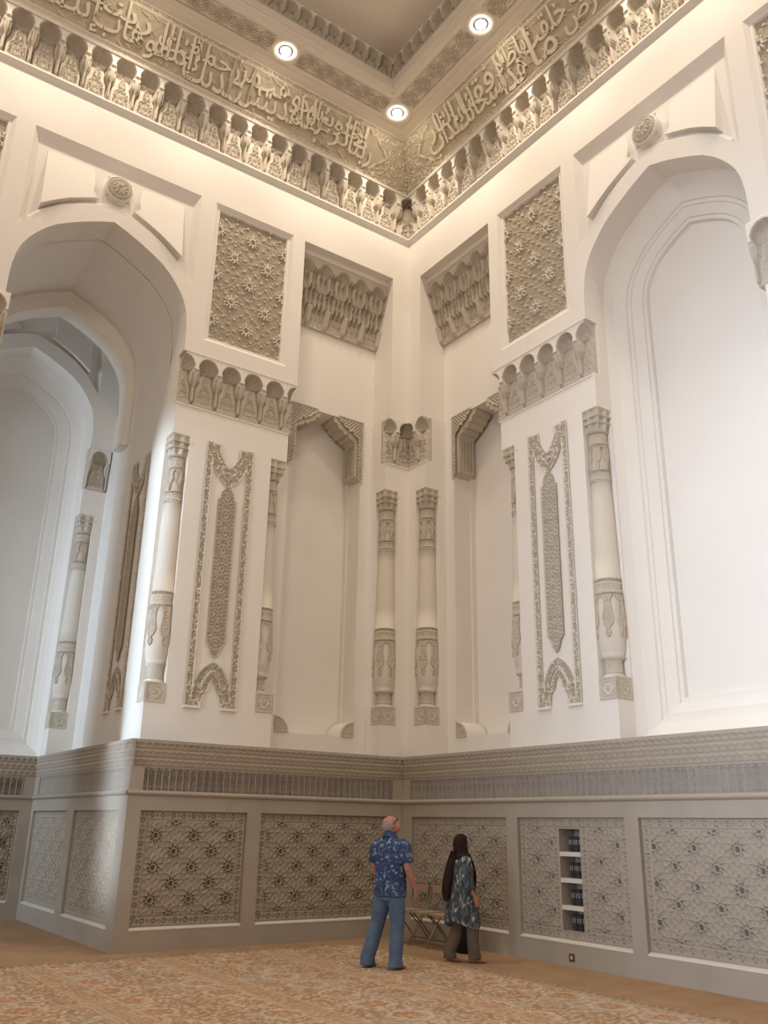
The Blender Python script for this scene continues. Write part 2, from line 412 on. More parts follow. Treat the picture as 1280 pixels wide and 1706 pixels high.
def grille(W, a, b, off, label):
    wd = b-a; h = .303; p = .105; sg = SG[W]
    t = thing('pierced_grille', label, 'grille', F(W, (a+b)/2, off, 2.042), 'pierced ventilation grilles')
    def fn(X, Z):
        x = (X+p/2) % p-p/2; ax = np.abs(x)
        rib = ax > .045
        top = Z > .262-.0-ax*.0+(.045-ax)*.75
        hx = np.abs((x+.0105) % .021-.0105); hz = np.abs((Z % .021)-.0105)
        hole = (hx < .0058) & (hz < .0068)
        mid = (Z > .13) & (Z < .19)
        q = np.abs((x+Z) % .024-.012)+np.abs((x-Z) % .024-.012) < .012
        hole = np.where(mid, q, hole)
        y = np.where(hole & ~rib & ~top, .050, .078)
        return np.where(rib, .088, np.where(top, .088, y))
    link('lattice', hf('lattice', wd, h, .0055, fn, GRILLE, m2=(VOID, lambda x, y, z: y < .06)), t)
grille('L', .30, 4.60, 0, 'long pierced stone ventilation grille on the left wall above the carved panels')
grille('R', .30, 9.6, 0, 'long pierced stone ventilation grille on the right wall above the bookshelf')
grille('B', .15, 4.6, .06, 'pierced stone grille on the side of the deep arch')
grille('L', 4.95, 7.2, -4.97, 'dark pierced grille on the far wall of the bay at the left edge')

def dado_cornice(W, a, b, off, label):
    wd = b-a; h = .35; p = .105
    t = thing('stalactite_ledge', label, 'ledge', F(W, (a+b)/2, off, 2.345), 'stalactite ledges of the wainscot')
    def fn(X, Z):
        T = Z/h; tier = np.clip(np.floor(T*3), 0, 2); u = T*3-tier
        x = (X+p/2*(tier % 2)+p/2) % p-p/2; ax = np.abs(x)/(p/2)
        base = .100+.045*(tier)/3
        pt = (u > .78-.55*(1-ax)*.35) & (u < .96)
        y = base+.012*u+np.where(ax > .80, .004, 0)+np.where(u > .62+.26*(1-ax), .009, 0)
        y = y-np.where((u < .20+.10*ax) & (u > .06), .011, 0)
        return y+np.where((tier == 2) & (np.hypot(x, (u-.6)*.11) < .012), -.016, 0)
    link('stalactite_rows', hf('stalactite_rows', wd, h, .0105, fn, STONE_C, skirt=.09), t)
dado_cornice('L', -.10, 4.76, 0, 'stalactite ledge crowning the left wall wainscot')
dado_cornice('R', -.10, 9.6, 0, 'stalactite ledge crowning the right wall wainscot')
dado_cornice('B', -.16, 5.0, .06, 'stalactite ledge along the side of the deep arch')
dado_cornice('L', 4.6, 9.6, -4.97, 'dim stalactite ledge on the far wall of the bay')

# ------------------------------------------------------------------ bookshelf niche and books
t = thing('wall_bookshelf', 'narrow recessed stone bookshelf of four tiers in the right wall', 'bookshelf', F('R', 3.7625, 0, .405))
mb = MB(); W2 = .1875
mb.box(-W2, W2, -.27, -.25, 0, 1.229); mb.box(-W2-.02, -W2, -.27, .05, -.02, 1.25); mb.box(W2, W2+.02, -.27, .05, -.02, 1.25)
mb.box(-W2, W2, -.27, .05, 1.229, 1.25); mb.box(-W2, W2, -.27, .05, -.02, 0)
mb.build('case', STONE, t)
SH = [0, .270, .597, .918]
for z in SH[1:]:
    s_ = MB(); s_.box(-W2, W2, -.25, .048, z-.028, z+.028); s_.build('shelf', SILL, t)
BOOK = mat('black_book_cloth', (0.025, 0.026, 0.028), 0.45, spec=.4); GOLD = mat('silver_spine_print', (0.42, 0.40, 0.36), 0.4, metallic=.6); PAGE = mat('book_pages', (.55, .50, .40), .9)
def book_proto():
    b = thing('book', '', 'book', Matrix.Identity(4))
    m = MB(); m.box(-.0148, .0148, -.10, -.012, .003, .187); m.build('page_block', PAGE, b)
    m = MB(); m.box(-.016, -.0145, -.10, -.002, 0, .19); m.box(.0145, .016, -.10, -.002, 0, .19)
    m.loft([[(-.016, -.004, z), (-.013, .001, z), (-.006, .004, z), (.006, .004, z), (.013, .001, z), (.016, -.004, z), (.013, -.008, z), (-.013, -.008, z)] for z in (0, .19)], True, True, True)
    m.build('cover', BOOK, b)
    m = MB(); m.box(-.008, .008, .0035, .0055, .09, .150); m.build('spine_print', GOLD, b)
    return b
proto = book_proto(); first = True
tiers = ['bottom shelf', 'third shelf down', 'second shelf down', 'top shelf']
for k in range(4):
    z = .405+SH[k]+(.0285 if k else 0.0005)
    for i in range(8):
        s = 3.7625+.172-.0165-.0338*i
        M = F('R', s, -.035-.004*((i*7+k*3) % 3), z)
        nm = ['rightmost', 'second from the right', 'third from the right', 'fourth from the right', 'fourth from the left', 'third from the left', 'second from the left', 'leftmost'][i]
        lb = 'black book, %s on the %s of the bookshelf' % (nm, tiers[k])
        if first: proto.matrix_world = M; proto['label'] = lb; proto['group'] = 'black books in the wall bookshelf'; first = False
        else: clone(proto, M, lb, 'black books in the wall bookshelf')
# socket outlet
t = thing('floor_socket_plate', 'small brass socket plate low on the right wall under the bookshelf', 'socket', F('R', 3.757, .10, .062))
BRASS = mat('aged_brass', (.20, .13, .06), .4, metallic=.8)
m = MB(); m.box(-.045, .045, 0, .008, 0, .09); m.build('plate', BRASS, t)
m = MB(); m.box(-.018, .018, .008, .014, .025, .065); m.build('socket_cover', mat('pale_plastic', (.55, .5, .42), .5), t)

# ------------------------------------------------------------------ muqarnas
def cell_fn(p, h, D, top=1.0, half=False):
    """one stalactite unit, dome in the middle, half pendants at its sides; returns depth 0..D"""
    def fn(X, Z):
        x = X/p; ax = np.abs(x); z = Z/h
        y = np.ones_like(x)
        # fluted half dome
        zb = .715
        q = (ax/.42)**2+((z-zb)/.235)**2
        ang = np.arctan2(ax+1e-6, np.maximum(z-zb, 0)+.02)
        fl = .12*np.abs(np.cos(ang*7.0))
        dome = 1-.82*np.sqrt(np.clip(1-q, 0, 1))-fl*(q < .92)
        y = np.where((z >= zb) & (q < 1), dome, y)
        # zone below: back panel and pendants
        st = np.interp(z, [0, .03, .05, .09, .36, .47, .62, .70, .715], [0, .0, .03, .075, .075, .19, .19, .14, .10])
        sd = np.interp(z, [0, .05, .36, .50, .715], [.60, .66, .72, .88, 1.0])
        dist = .5-ax
        back = np.interp(z, [0, .5, .63, .715], [.50, .50, .40, .26])-.22*((dist > st) & (dist < st+.035))
        # carved ogee tablet on the back panel
        wz = np.interp(z, [.10, .12, .30, .38, .50, .62, .66], [0, .27, .27, .12, .12, .07, 0])
        ridge = np.exp(-((ax-wz)/.022)**2)*((z > .09) & (z < .67))
        tablet = (ax < wz)*(scroll(np.abs(X)+3, Z, 34)*.12-.04)
        low = back+ridge*.10+tablet
        facet = (np.abs(dist-st*.55) < .012)*.12
        pend = sd-facet-np.clip(dist/np.maximum(st, 1e-3), 0, 1)**3*.18
        low = np.where(dist < st, pend, low)
        # pointed shoulders between the domes
        sh = (z > .60) & (z < zb+.06) & (dist < .16-(z-.60)*.5)
        low = np.where(sh, np.where(z < .68, .92, 1.0), low)
        # scalloped fringe at the foot of the dome
        fr = (z > zb-.03) & (z < zb) & (np.abs((ax*14) % 1-.5) < .32) & (ax < .38)
        low = np.where(fr, .55, low)
        y = np.where(z < zb, low, y)
        y = np.where(z > .965, 1.0, y)
        return y*D
    return fn
_cells = {}
def cell(p, h, D, res=.011, m=CARVED, key=None):
    k = (round(p, 4), round(h, 3), round(D, 3), m.name)
    if k not in _cells:
        fn = cell_fn(p, h, D)
        _cells[k] = hf('niche_cell', p, h, res, fn, m, skirt=-.02, m2=(PLASTER, lambda x, y, z: (y > D*.985) & (z > h*.70)))
    return _cells[k]
def half_cell(p, h, D, side, res=.011, m=CARVED):
    """half unit: side +1 keeps x from the dome centre to +p/2"""
    k = (p, h, D, side, m.name)
    if k not in _cells:
        f = cell_fn(p, h, D)
        _cells[k] = hf('niche_cell', p/2, h, res, lambda X, Z: f(X+side*p/4, Z), m, skirt=-.02, m2=(PLASTER, lambda x, y, z: (y > D*.985) & (z > h*.70)))
    return _cells[k]
def cornice(name, W, s0, n, p, z, h, D, d, label, group=None, phase=0, m=CARVED, extra=None):
    """s0 = first dome centre"""
    t = thing(name, label, 'cornice', F(W, s0+(n-1)*p/2, d, z), group)
    sg = SG[W]; me = cell(p, h, D, m=m)
    for k in range(n):
        link('niche_cell', me, t, Matrix.Translation((sg*(k-(n-1)/2)*p, 0, 0)))
    return t
# great cornice under the inscription
for W, nm in (('L', 'left'), ('R', 'right')):
    n = 22; t = cornice('great_cornice', W, .64, n, .43, 13.17, .98, .34, -.14, 'great stalactite cornice running under the inscription on the %s wall' % nm, 'great cornices')
    c = .64+(n-1)*.215
    g = SG[W]
    link('niche_cell', half_cell(.85, .98, .34, g, m=CARVED), t, Matrix.Translation((g*(.2125-c), 0, 0)))
    if W == 'L':
        m = MB(); m.lathe([(.02, .03), (.07, .06), (.10, .10), (.10, .34), (.17, .46), (.20, .62), (.17, .70), (.12, .78)], 24, -c+.03, .11); m.build('corner_pendant', CARVED, t)
    m = MB(); q = [(.10, -.095), (.14, -.095), (.185, -.045), (.215, -.015), (.215, .02), (.20, .03), (.10, .03)]
    m.loft([[(g*(0-c), a, b) for a, b in q], [(g*(10.0-c), a, b) for a, b in q]], True, True, True); m.build('foot_moulding', PLASTER, t)
# corner dome of the great cornice
# mid cornices on the piers
NMID = {'L': 'left', 'R': 'right'}
for W in 'LR':
    g = SG[W]
    t = thing('pier_cornice', 'small stalactite cornice on the %s wall pier above the tall arabesque panel' % NMID[W], 'cornice', F(W, 3.53, -.24, 8.12), 'stalactite cornices on the piers')
    me = cell(.42, .90, .24)
    for k in range(5):
        s = 2.88+.42*k
        if k < 4: link('niche_cell', me, t, Matrix.Translation((g*(s-3.53), 0, 0)))
        else: link('niche_cell', half_cell(.42, .90, .24, -g), t, Matrix.Translation((g*(s-.105-3.53), 0, 0)))
    link('niche_cell', half_cell(.42, .90, .24, g), t, Matrix.Translation((g*(2.46+.105-3.53), 0, 0)))
    m = MB(); m.box(-1.03, 1.07, .10, .132, -.03, -.012); m.build('foot_moulding', PLASTER, t)
    m = MB(); m.box(-1.08, 1.08, .12, .25, .895, .915); m.build('top_moulding', PLASTER, t)
    t2 = thing('pier_cornice', 'stalactite cornice on the far pier at the %s edge of the photo' % NMID[W], 'cornice', F(W, 8.4, -.24, 8.12), 'stalactite cornices on the piers')
    for k in range(5): link('niche_cell', me, t2, Matrix.Translation(((k-2)*.42, 0, 0)))
# corner pier brackets
def corner_bracket(label, W, off, s0, sc):
    g = SG[W]
    t = thing('corner_bracket', label, 'bracket', F(W, sc, off-.24, 8.12), 'corner stalactite brackets')
    link('niche_cell', half_cell(.42, .90, .12, -g), t, Matrix.Translation((g*(sc+.105), 0, 0)))
    link('niche_cell', half_cell(.42, .90, .12, g), t, Matrix.Translation((-g*(-.105), 0, 0)))
    return t
for W in 'LR':
    g = SG[W]
    t = thing('corner_bracket', 'small stalactite bracket on the %s face of the corner pier above the twin colonnettes' % NMID[W], 'bracket', F(W, .15, -.24, 8.12), 'corner stalactite brackets')
    for s, sd in ((.315, -1), (.105, 1), (-.105, -1)):
        link('niche_cell', half_cell(.42, .90, .24, g*sd), t, Matrix.Translation((g*(s-.15), 0, 0)))
    m = MB(); a0, a1 = sorted((g*(-.12-.15), g*(.425-.15))); m.box(a0, a1, .10, .132, -.035, -.012); m.build('foot_moulding', PLASTER, t)
t = thing('corner_bracket', 'dim stalactite bracket deep inside the left bay', 'bracket', F('L', 4.36, -5.21, 8.12), 'corner stalactite brackets')
link('niche_cell', cell(.42, .90, .24), t, Matrix.Translation((0, 0, 0)))
# stalactite hoods at the heads of the corner niches
def hood_fn(w, h, p=.42, ph=0.0):
    def lancet(y, xx, T, wd, z0, z1, dp):
        u = (T-z0)/(z1-z0); ww = wd*np.clip((1-u)/.38, 0, 1)**.6
        ins = (u > 0) & (u < 1) & (np.abs(xx) < ww)
        return np.where(ins, y-dp*np.sqrt(np.clip(1-(xx/wd)**2, 0, 1))*np.clip(.35+.65*u, 0, 1), y)
    def fn(X, Z):
        T = Z/h
        front = np.interp(T, [0, .27, .29, .52, .54, .78, .80, 1.0], [.07, .13, .20, .24, .31, .35, .42, .42])
        x = (X-ph+p/2) % p-p/2; xs = (X-ph) % p-p/2; ax, axs = np.abs(x), np.abs(xs)
        y = front.copy()
        y = lancet(y, ax-.055, T, .050, .50, .80, .14); y = lancet(y, axs-.03, T, .030, .56, .84, .12)
        y = lancet(y, axs-.050, T, .048, .29, .62, .16); y = lancet(y, ax-.045, T, .042, .26, .53, .12)
        y = lancet(y, ax-.050, T, .045, .10, .40, .12); y = lancet(y, axs-.05, T, .040, .12, .36, .10)
        zc = .79; q = (ax/.150)**2+((T-zc)/.155)**2
        ang = np.arctan2(ax+1e-6, np.maximum((T-zc)*1.3, 0)+.02)
        y = np.where((T >= zc) & (q < 1), y-.20*np.sqrt(np.clip(1-q, 0, 1))-.022*np.abs(np.cos(ang*7)), y)
        y = np.where((T > .765) & (T < .80) & (axs > .06) & ((xs*60) % 1 > .35), y-.07, y)
        st = (axs < np.interp(T, [0, .03, .06, .27], [.0, .02, .042, .05])) & (T < .29)
        y = np.where(st, np.interp(T, [0, .06, .29], [.08, .13, .24])-.4*axs, y)
        carve = (T < .15) & ~st
        return np.where(carve, .04+.02*scroll(X+5, Z, 30), y)
    return fn
for W in 'LR':
    g = SG[W]
    t = thing('niche_hood', 'stalactite hood at the head of the tall corner niche on the %s wall' % NMID[W], 'stalactite hood', F(W, 1.424, -.61, 10.70), 'stalactite hoods of the corner niches')
    link('stalactite_tiers', hf('stalactite_tiers', 2.064, 1.32, .0125, hood_fn(2.064, 1.32, .413, 0), CARVED, skirt=0), t)
    m = MB(); m.box(-1.032, 1.032, 0, .43, 1.32, 1.43); m.build('cap_slab', PLASTER, t)
# ceiling stalactites
for W in 'LR':
    g = SG[W]; n = 30; p = .30
    t = thing('ceiling_stalactite_frieze', 'row of small shell domes round the raised ceiling on the %s side' % NMID[W], 'cornice', F(W, 1.60+.15+(n-1)*.15, 1.38, 15.31), 'ceiling stalactite friezes')
    me = cell(p, .52, .22, m=CARVED)
    for k in range(n): link('niche_cell', me, t, Matrix.Translation((g*(k-(n-1)/2)*p, 0, .0)))
# ------------------------------------------------------------------ carved star panels high on the walls
def star_panel(W, a, b, label):
    c = (a+b)/2; t = thing('star_panel', label, 'carved panel', F(W, c, 0, 9.33), 'carved star panels')
    wd = b-a; h = 2.816; i = .118
    o = [(-wd/2, 0), (wd/2, 0), (wd/2, h), (-wd/2, h)]
    def ins(k): return [(-wd/2+k, k), (wd/2-k, k), (wd/2-k, h-k), (-wd/2+k, h-k)]
    m = MB()
    m.loft([[(x, d, z) for x, z in ins(k)] for k, d in ((0, 0), (.045, -.035), (.055, -.05), (.10, -.05), (i, -.085))]); m.build('frame', PLASTER, t)
    ww, hh = wd-2*i, h-2*i
    def fn(X, Z):
        dx, dz, ra, rb = lattice(X, Z+i-(11.66-9.33), .664, .925)
        u, v, r = fold(dx, dz, 10, PI/2)
        y = .011*scroll(X+1, Z+2, 38)+.010*np.exp(-((ra-rb)/.02)**2)
        pet = (np.abs(v) < .013) & (u > .05) & (u < .128)
        tips = np.hypot(u-.115, v) < .020
        y = np.where(pet | tips | (np.abs(r-.055) < .012), .044, y)
        # small five-point rosettes between the stars
        ex, ez, _, _ = lattice(X+.11, Z+.07, .221, .231)
        y = np.where(np.hypot(ex, ez) < .024, np.maximum(y, .030), y)
        return -.098+y
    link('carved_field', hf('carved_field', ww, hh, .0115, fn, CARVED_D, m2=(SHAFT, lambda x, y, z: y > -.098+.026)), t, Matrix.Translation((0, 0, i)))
    return t
star_panel('L', *P1, 'tall carved star panel on the left wall between the arch and the corner')
star_panel('R', *P1, 'tall carved star panel on the right wall between the corner and the blind arch')
star_panel('L', *P2, 'carved star panel cut off by the left edge of the photo')
star_panel('R', *P2, 'carved star panel at the upper right edge of the photo')

# ------------------------------------------------------------------ rosettes over the arches
def roundel(W, label, off=0.0):
    t = thing('rosette_boss', label, 'rosette', F(W, 6.02, off-.10, 11.55), 'rosettes above the arches')
    n = 40
    def disc(prof, m_, nm, flute=0):
        m = MB(); rings = []
        for r, y in prof: rings.append([(r*math.cos(2*PI*i/n)*(1+flute*math.cos(10*2*PI*i/n)), y, r*math.sin(2*PI*i/n)*(1+flute*math.cos(10*2*PI*i/n))) for i in range(n)])
        m.loft(rings, True, False, True); m.build(nm, m_, t, smooth=False)
    disc([(.225, 0), (.235, .10), (.23, .15), (.215, .165), (.205, .15)], PLASTER, 'rim')
    def fn(X, Z):
        z = Z-.205; r = np.hypot(X, z); u, v, _ = fold(X, z, 10, PI/2)
        y = .13+.05*np.sqrt(np.clip(1-(r/.23)**2, 0, 1))+.006*scroll(X+2, z+2, 60)
        y = np.where((np.abs(v) < .018) & (u < .13) & (u > .03), y+.018, y)
        y = np.where((np.abs(r-.165) < .012), y+.01, y)
        return np.where(r > .207, .10, y)
    link('carved_star', hf('carved_star', .41, .41, .008, fn, CARVED, m2=(CARVED_D, lambda x, y, z: np.abs(vnoise(x*60, z*60)-.5) > .28)), t, Matrix.Translation((0, 0, -.205)))
roundel('L', 'round carved rosette above the open arch on the left wall')
roundel('R', 'round carved rosette above the blind arch on the right wall')

# ------------------------------------------------------------------ engaged colonnettes
def ornament(name, r_of, z0, z1, mfn, mat1, n=56, res=.012):
    """carved sleeve round a shaft: mfn(theta, z) -> extra radius"""
    nz = max(2, int((z1-z0)/res)); Z = np.linspace(z0, z1, nz); T = np.linspace(0, 2*PI, n*2+1)[:-1]
    TT, ZZ = np.meshgrid(T, Z); R = r_of(ZZ)+mfn(TT, ZZ)
    V = np.stack([R*np.cos(TT), R*np.sin(TT), ZZ], -1).reshape(-1, 3); m = len(T)
    I = np.arange(nz*m).reshape(nz, m); J = np.roll(I, -1, 1)
    Q = np.stack([I[:-1], J[:-1], J[1:], I[1:]], -1).reshape(-1, 4)
    me = bpy.data.meshes.new(name); me.from_pydata(V.tolist(), [], Q.tolist()); me.materials.append(mat1); me.update(); return me
def make_colonnette():
    t = thing('colonnette', '', 'column', Matrix.Identity(4))
    # origin: centre of the shaft on the pier corner line, z = 3.27
    b = .155  # the pedestal block spans -b-? .. so that it fills the corner
    def ped_face(nm, M):
        def fn(X, Z):
            z = Z-.15; r = np.hypot(X, z); e = .15-np.maximum(np.abs(X), np.abs(z))
            y = .004*scroll(np.abs(X)*1.0+4, np.abs(z)+4, 45)
            y = np.where(np.abs(e-.018) < .008, .010, y); y = np.where(e < .010, .008, y)
            q = np.abs(r-.075-.018*np.cos(4*np.arctan2(z, X))) < .009
            y = np.where(q, .012, y); y = np.where(np.maximum(np.abs(X), np.abs(z)) < .018, .012, y)
            return np.where((r < .068) & (r > .055), -.004, y)
        return link(nm, hf(nm, .30, .30, .007, fn, CARVED), None, None), M
    m = MB(); m.box(-.10, .198, -.10, .198, 0, .30); ped = m.build('pedestal', CARVED, t)
    me = ped_face('x', None)[0]; o = me; o.name = 'carved_face'; o.parent = ped; o.matrix_local = Matrix.Translation((.05, .200, 0))
    o2 = o.copy(); col.objects.link(o2); o2.parent = ped; o2.matrix_local = Matrix.Translation((.200, .05, 0)) @ Matrix.Rotation(-PI/2, 4, 'Z')
    Z0 = 3.27
    zs = lambda z: z-Z0
    m = MB(); m.lathe([(.15, zs(3.57)), (.15, zs(3.60)), (.125, zs(3.635))], 32); m.build('torus', SHAFT, t, True)
    f = lambda Z: np.full_like(Z, .118)
    me = ornament('neck_band', f, zs(3.63), zs(3.83), lambda T, Z: .006*scroll(np.abs(np.sin(T*3))*.12+1, np.abs(Z-zs(3.73))+1, 50)+.008*(np.abs(np.abs(Z-zs(3.73))-.085) < .01), CARVED); link('neck_band', me, t)
    m = MB(); m.lathe([(.125, zs(3.81)), (.165, zs(3.83)), (.168, zs(3.85)), (.150, zs(3.865))], 32); m.build('collar', CARVED, t, True)
    bulb = [(.150, 3.86), (.172, 3.93), (.190, 4.03), (.200, 4.15), (.203, 4.27), (.198, 4.40), (.190, 4.55), (.184, 4.68), (.183, 4.72)]
    m = MB(); m.lathe([(r-.006, zs(z)) for r, z in bulb], 40); m.build('vase_bulb', SHAFT, t, True)
    def fb(Z): return np.interp(Z+Z0, [z for r, z in bulb], [r for r, z in bulb])
    def pet(T, Z):
        z = Z+Z0; n = 6; a = (T+PI/n+PI/2) % (2*PI/n)-PI/n; x = np.abs(a)*.19
        wv_ = np.interp(z, [4.12, 4.14, 4.20, 4.24, 4.27, 4.36, 4.50, 4.62, 4.70, 4.75], [0, .022, .026, .008, .04, .066, .045, .036, .06, .11])
        ins = x < wv_; edge = np.abs(x-wv_) < .010
        return np.where(edge, .020, np.where(ins, .004+.010*scroll(x+6, z, 60), -.016))
    me = ornament('petal_collar', fb, zs(4.11), zs(4.70), pet, CARVED, 90, .010); link('petal_collar', me, t)
    def bandf(za, zb_, s=1):
        def g(T, Z):
            z = (Z+Z0-za)/(zb_-za)
            zig = np.abs(((T*28/(2*PI)) % 1)-.5)*2
            e = np.minimum(z, 1-z)
            y = np.where(e < .24, np.where(np.abs(e-.12-.07*(zig-.5)*2*.6) < .045, -.012, .008), .006*scroll(T*.18+2, Z, 60))
            y = np.where((np.abs(e-.27) < .03) | (e < .03), .011, y)
            dots = (np.hypot(((T*8/(2*PI)) % 1-.5)*.14, (z-.5)*(zb_-za)) < .013)
            return np.where(dots, -.008, y)
        return g
    rs = lambda z: np.interp(z, [4.70, 4.95, 6.53, 6.97, 7.22], [.184, .180, .140, .132, .128])
    rsl = lambda Z: rs(Z+Z0)
    link('lower_band', ornament('lower_band', rsl, zs(4.69), zs(4.95), bandf(4.69, 4.95), CARVED, 84, .009), t)
    m = MB(); m.lathe([(rs(z), zs(z)) for z in (4.94, 5.3, 5.8, 6.2, 6.54)], 40); m.build('shaft', SHAFT, t, True)
    link('upper_band', ornament('upper_band', rsl, zs(6.39+.02), zs(6.60), bandf(6.41, 6.60), CARVED, 84, .009), t)
    def pet2(T, Z):
        z = Z+Z0; n = 6; a = (T+PI/n+PI/2) % (2*PI/n)-PI/n; x = np.abs(a)*.135
        w_ = np.interp(z, [6.62, 6.65, 6.69, 6.71, 6.80, 6.90, 6.98], [0, .014, .016, .006, .046, .030, .06])
        return np.where(np.abs(x-w_) < .009, .015, np.where(x < w_, .002+.008*scroll(x+6, z, 70), -.014))
    link('petal_frieze', ornament('petal_frieze', rsl, zs(6.60), zs(6.97), pet2, CARVED, 84, .010), t)
    link('necking', ornament('necking', rsl, zs(6.97), zs(7.22), bandf(6.97, 7.22), CARVED, 84, .009), t)
    # capital: round neck blending to a square stalactite block
    m = MB(); n = 64; rings = []
    for k, (z, r, sq, fl) in enumerate([(7.20, .136, 0, .0), (7.225, .166, 0, .02), (7.24, .156, 0, .08), (7.29, .164, .15, .14), (7.325, .172, .3, .12), (7.335, .198, .4, .02), (7.355, .200, .5, .02), (7.365, .178, .5, .10), (7.42, .182, .75, .13), (7.435, .205, .85, .02), (7.455, .207, .9, .01), (7.465, .184, .9, .10), (7.52, .182, 1, .08), (7.555, .198, 1, .01), (7.575, .198, 1, 0)]):
        rg = []
        for i in range(n):
            a = 2*PI*i/n+PI/n; c_, s_ = math.cos(a), math.sin(a)
            R1 = r; R2 = min(r, .207)/max(abs(c_), abs(s_))
            rr = R1*(1-sq)+R2*sq; rr *= 1+fl*(math.cos(8*a)-.5)
            x, y = rr*c_, rr*s_
            x = max(-.195, min(.195, x))
            rg.append((x, y, zs(z)))
        rings.append(rg)
    m.loft(rings, True, False, True); m.build('capital', CARVED, t)
    m = MB(); m.box(-.12, .199, -.12, .199, zs(7.565), zs(7.60)); m.build('abacus', CARVED, t)
    return t
proto = make_colonnette(); used = False
def colonnette(W, s, off, label, side=1):
    """s = the pier's corner; side = +1 when the pier lies at smaller s"""
    global used
    M = F(W, s-side*.20, off-.12-.20, 3.27)
    if side*SG[W] < 0: M = M @ Matrix.Rotation(PI/2, 4, 'Z')
    if not used: proto.matrix_world = M; proto['label'] = label; proto['group'] = 'engaged colonnettes'; used = True; return proto
    return clone(proto, M, label, 'engaged colonnettes')
colonnette('L', .42, 0, 'white vase-footed colonnette left of the room corner, one of the central pair')
colonnette('R', .42, 0, 'white vase-footed colonnette right of the room corner, one of the central pair')
colonnette('L', 4.60, 0, 'vase-footed colonnette at the outer edge of the left pier beside the bright daylit reveal')
colonnette('R', 4.60, 0, 'vase-footed colonnette at the edge of the blind arch on the right wall')
colonnette('L', 2.51, 0, 'half hidden colonnette on the left pier beside the tall corner niche', -1)
colonnette('R', 2.51, 0, 'half hidden colonnette on the right pier beside the tall corner niche', -1)
colonnette('L', 4.60, -4.97, 'dim colonnette deep inside the bay behind the left arch')

# ------------------------------------------------------------------ tall arabesque panels on the piers
def ogee_path(cx, hw, z0, z1):
    """cusped pointed arch outline from left foot to right foot"""
    h = z1-z0
    L = [(-1, 0), (-.93, .20), (-.80, .36), (-.84, .44), (-.66, .60), (-.60, .70), (-.44, .80), (-.30, .87), (-.16, .92), (-.06, .97), (0, 1.0)]
    return [(cx+x*hw, z0+z*h) for x, z in L] + [(cx-x*hw, z0+z*h) for x, z in reversed(L[:-1])]
def poly_sdf(X, Z, pts):
    """distance to a polyline"""
    d = np.full(X.shape, 9.0)
    for (a, b), (c, e) in zip(pts[:-1], pts[1:]):
        vx, vz = c-a, e-b; L2 = vx*vx+vz*vz+1e-12
        t = np.clip(((X-a)*vx+(Z-b)*vz)/L2, 0, 1)
        d = np.minimum(d, np.hypot(X-a-t*vx, Z-b-t*vz))
    return d
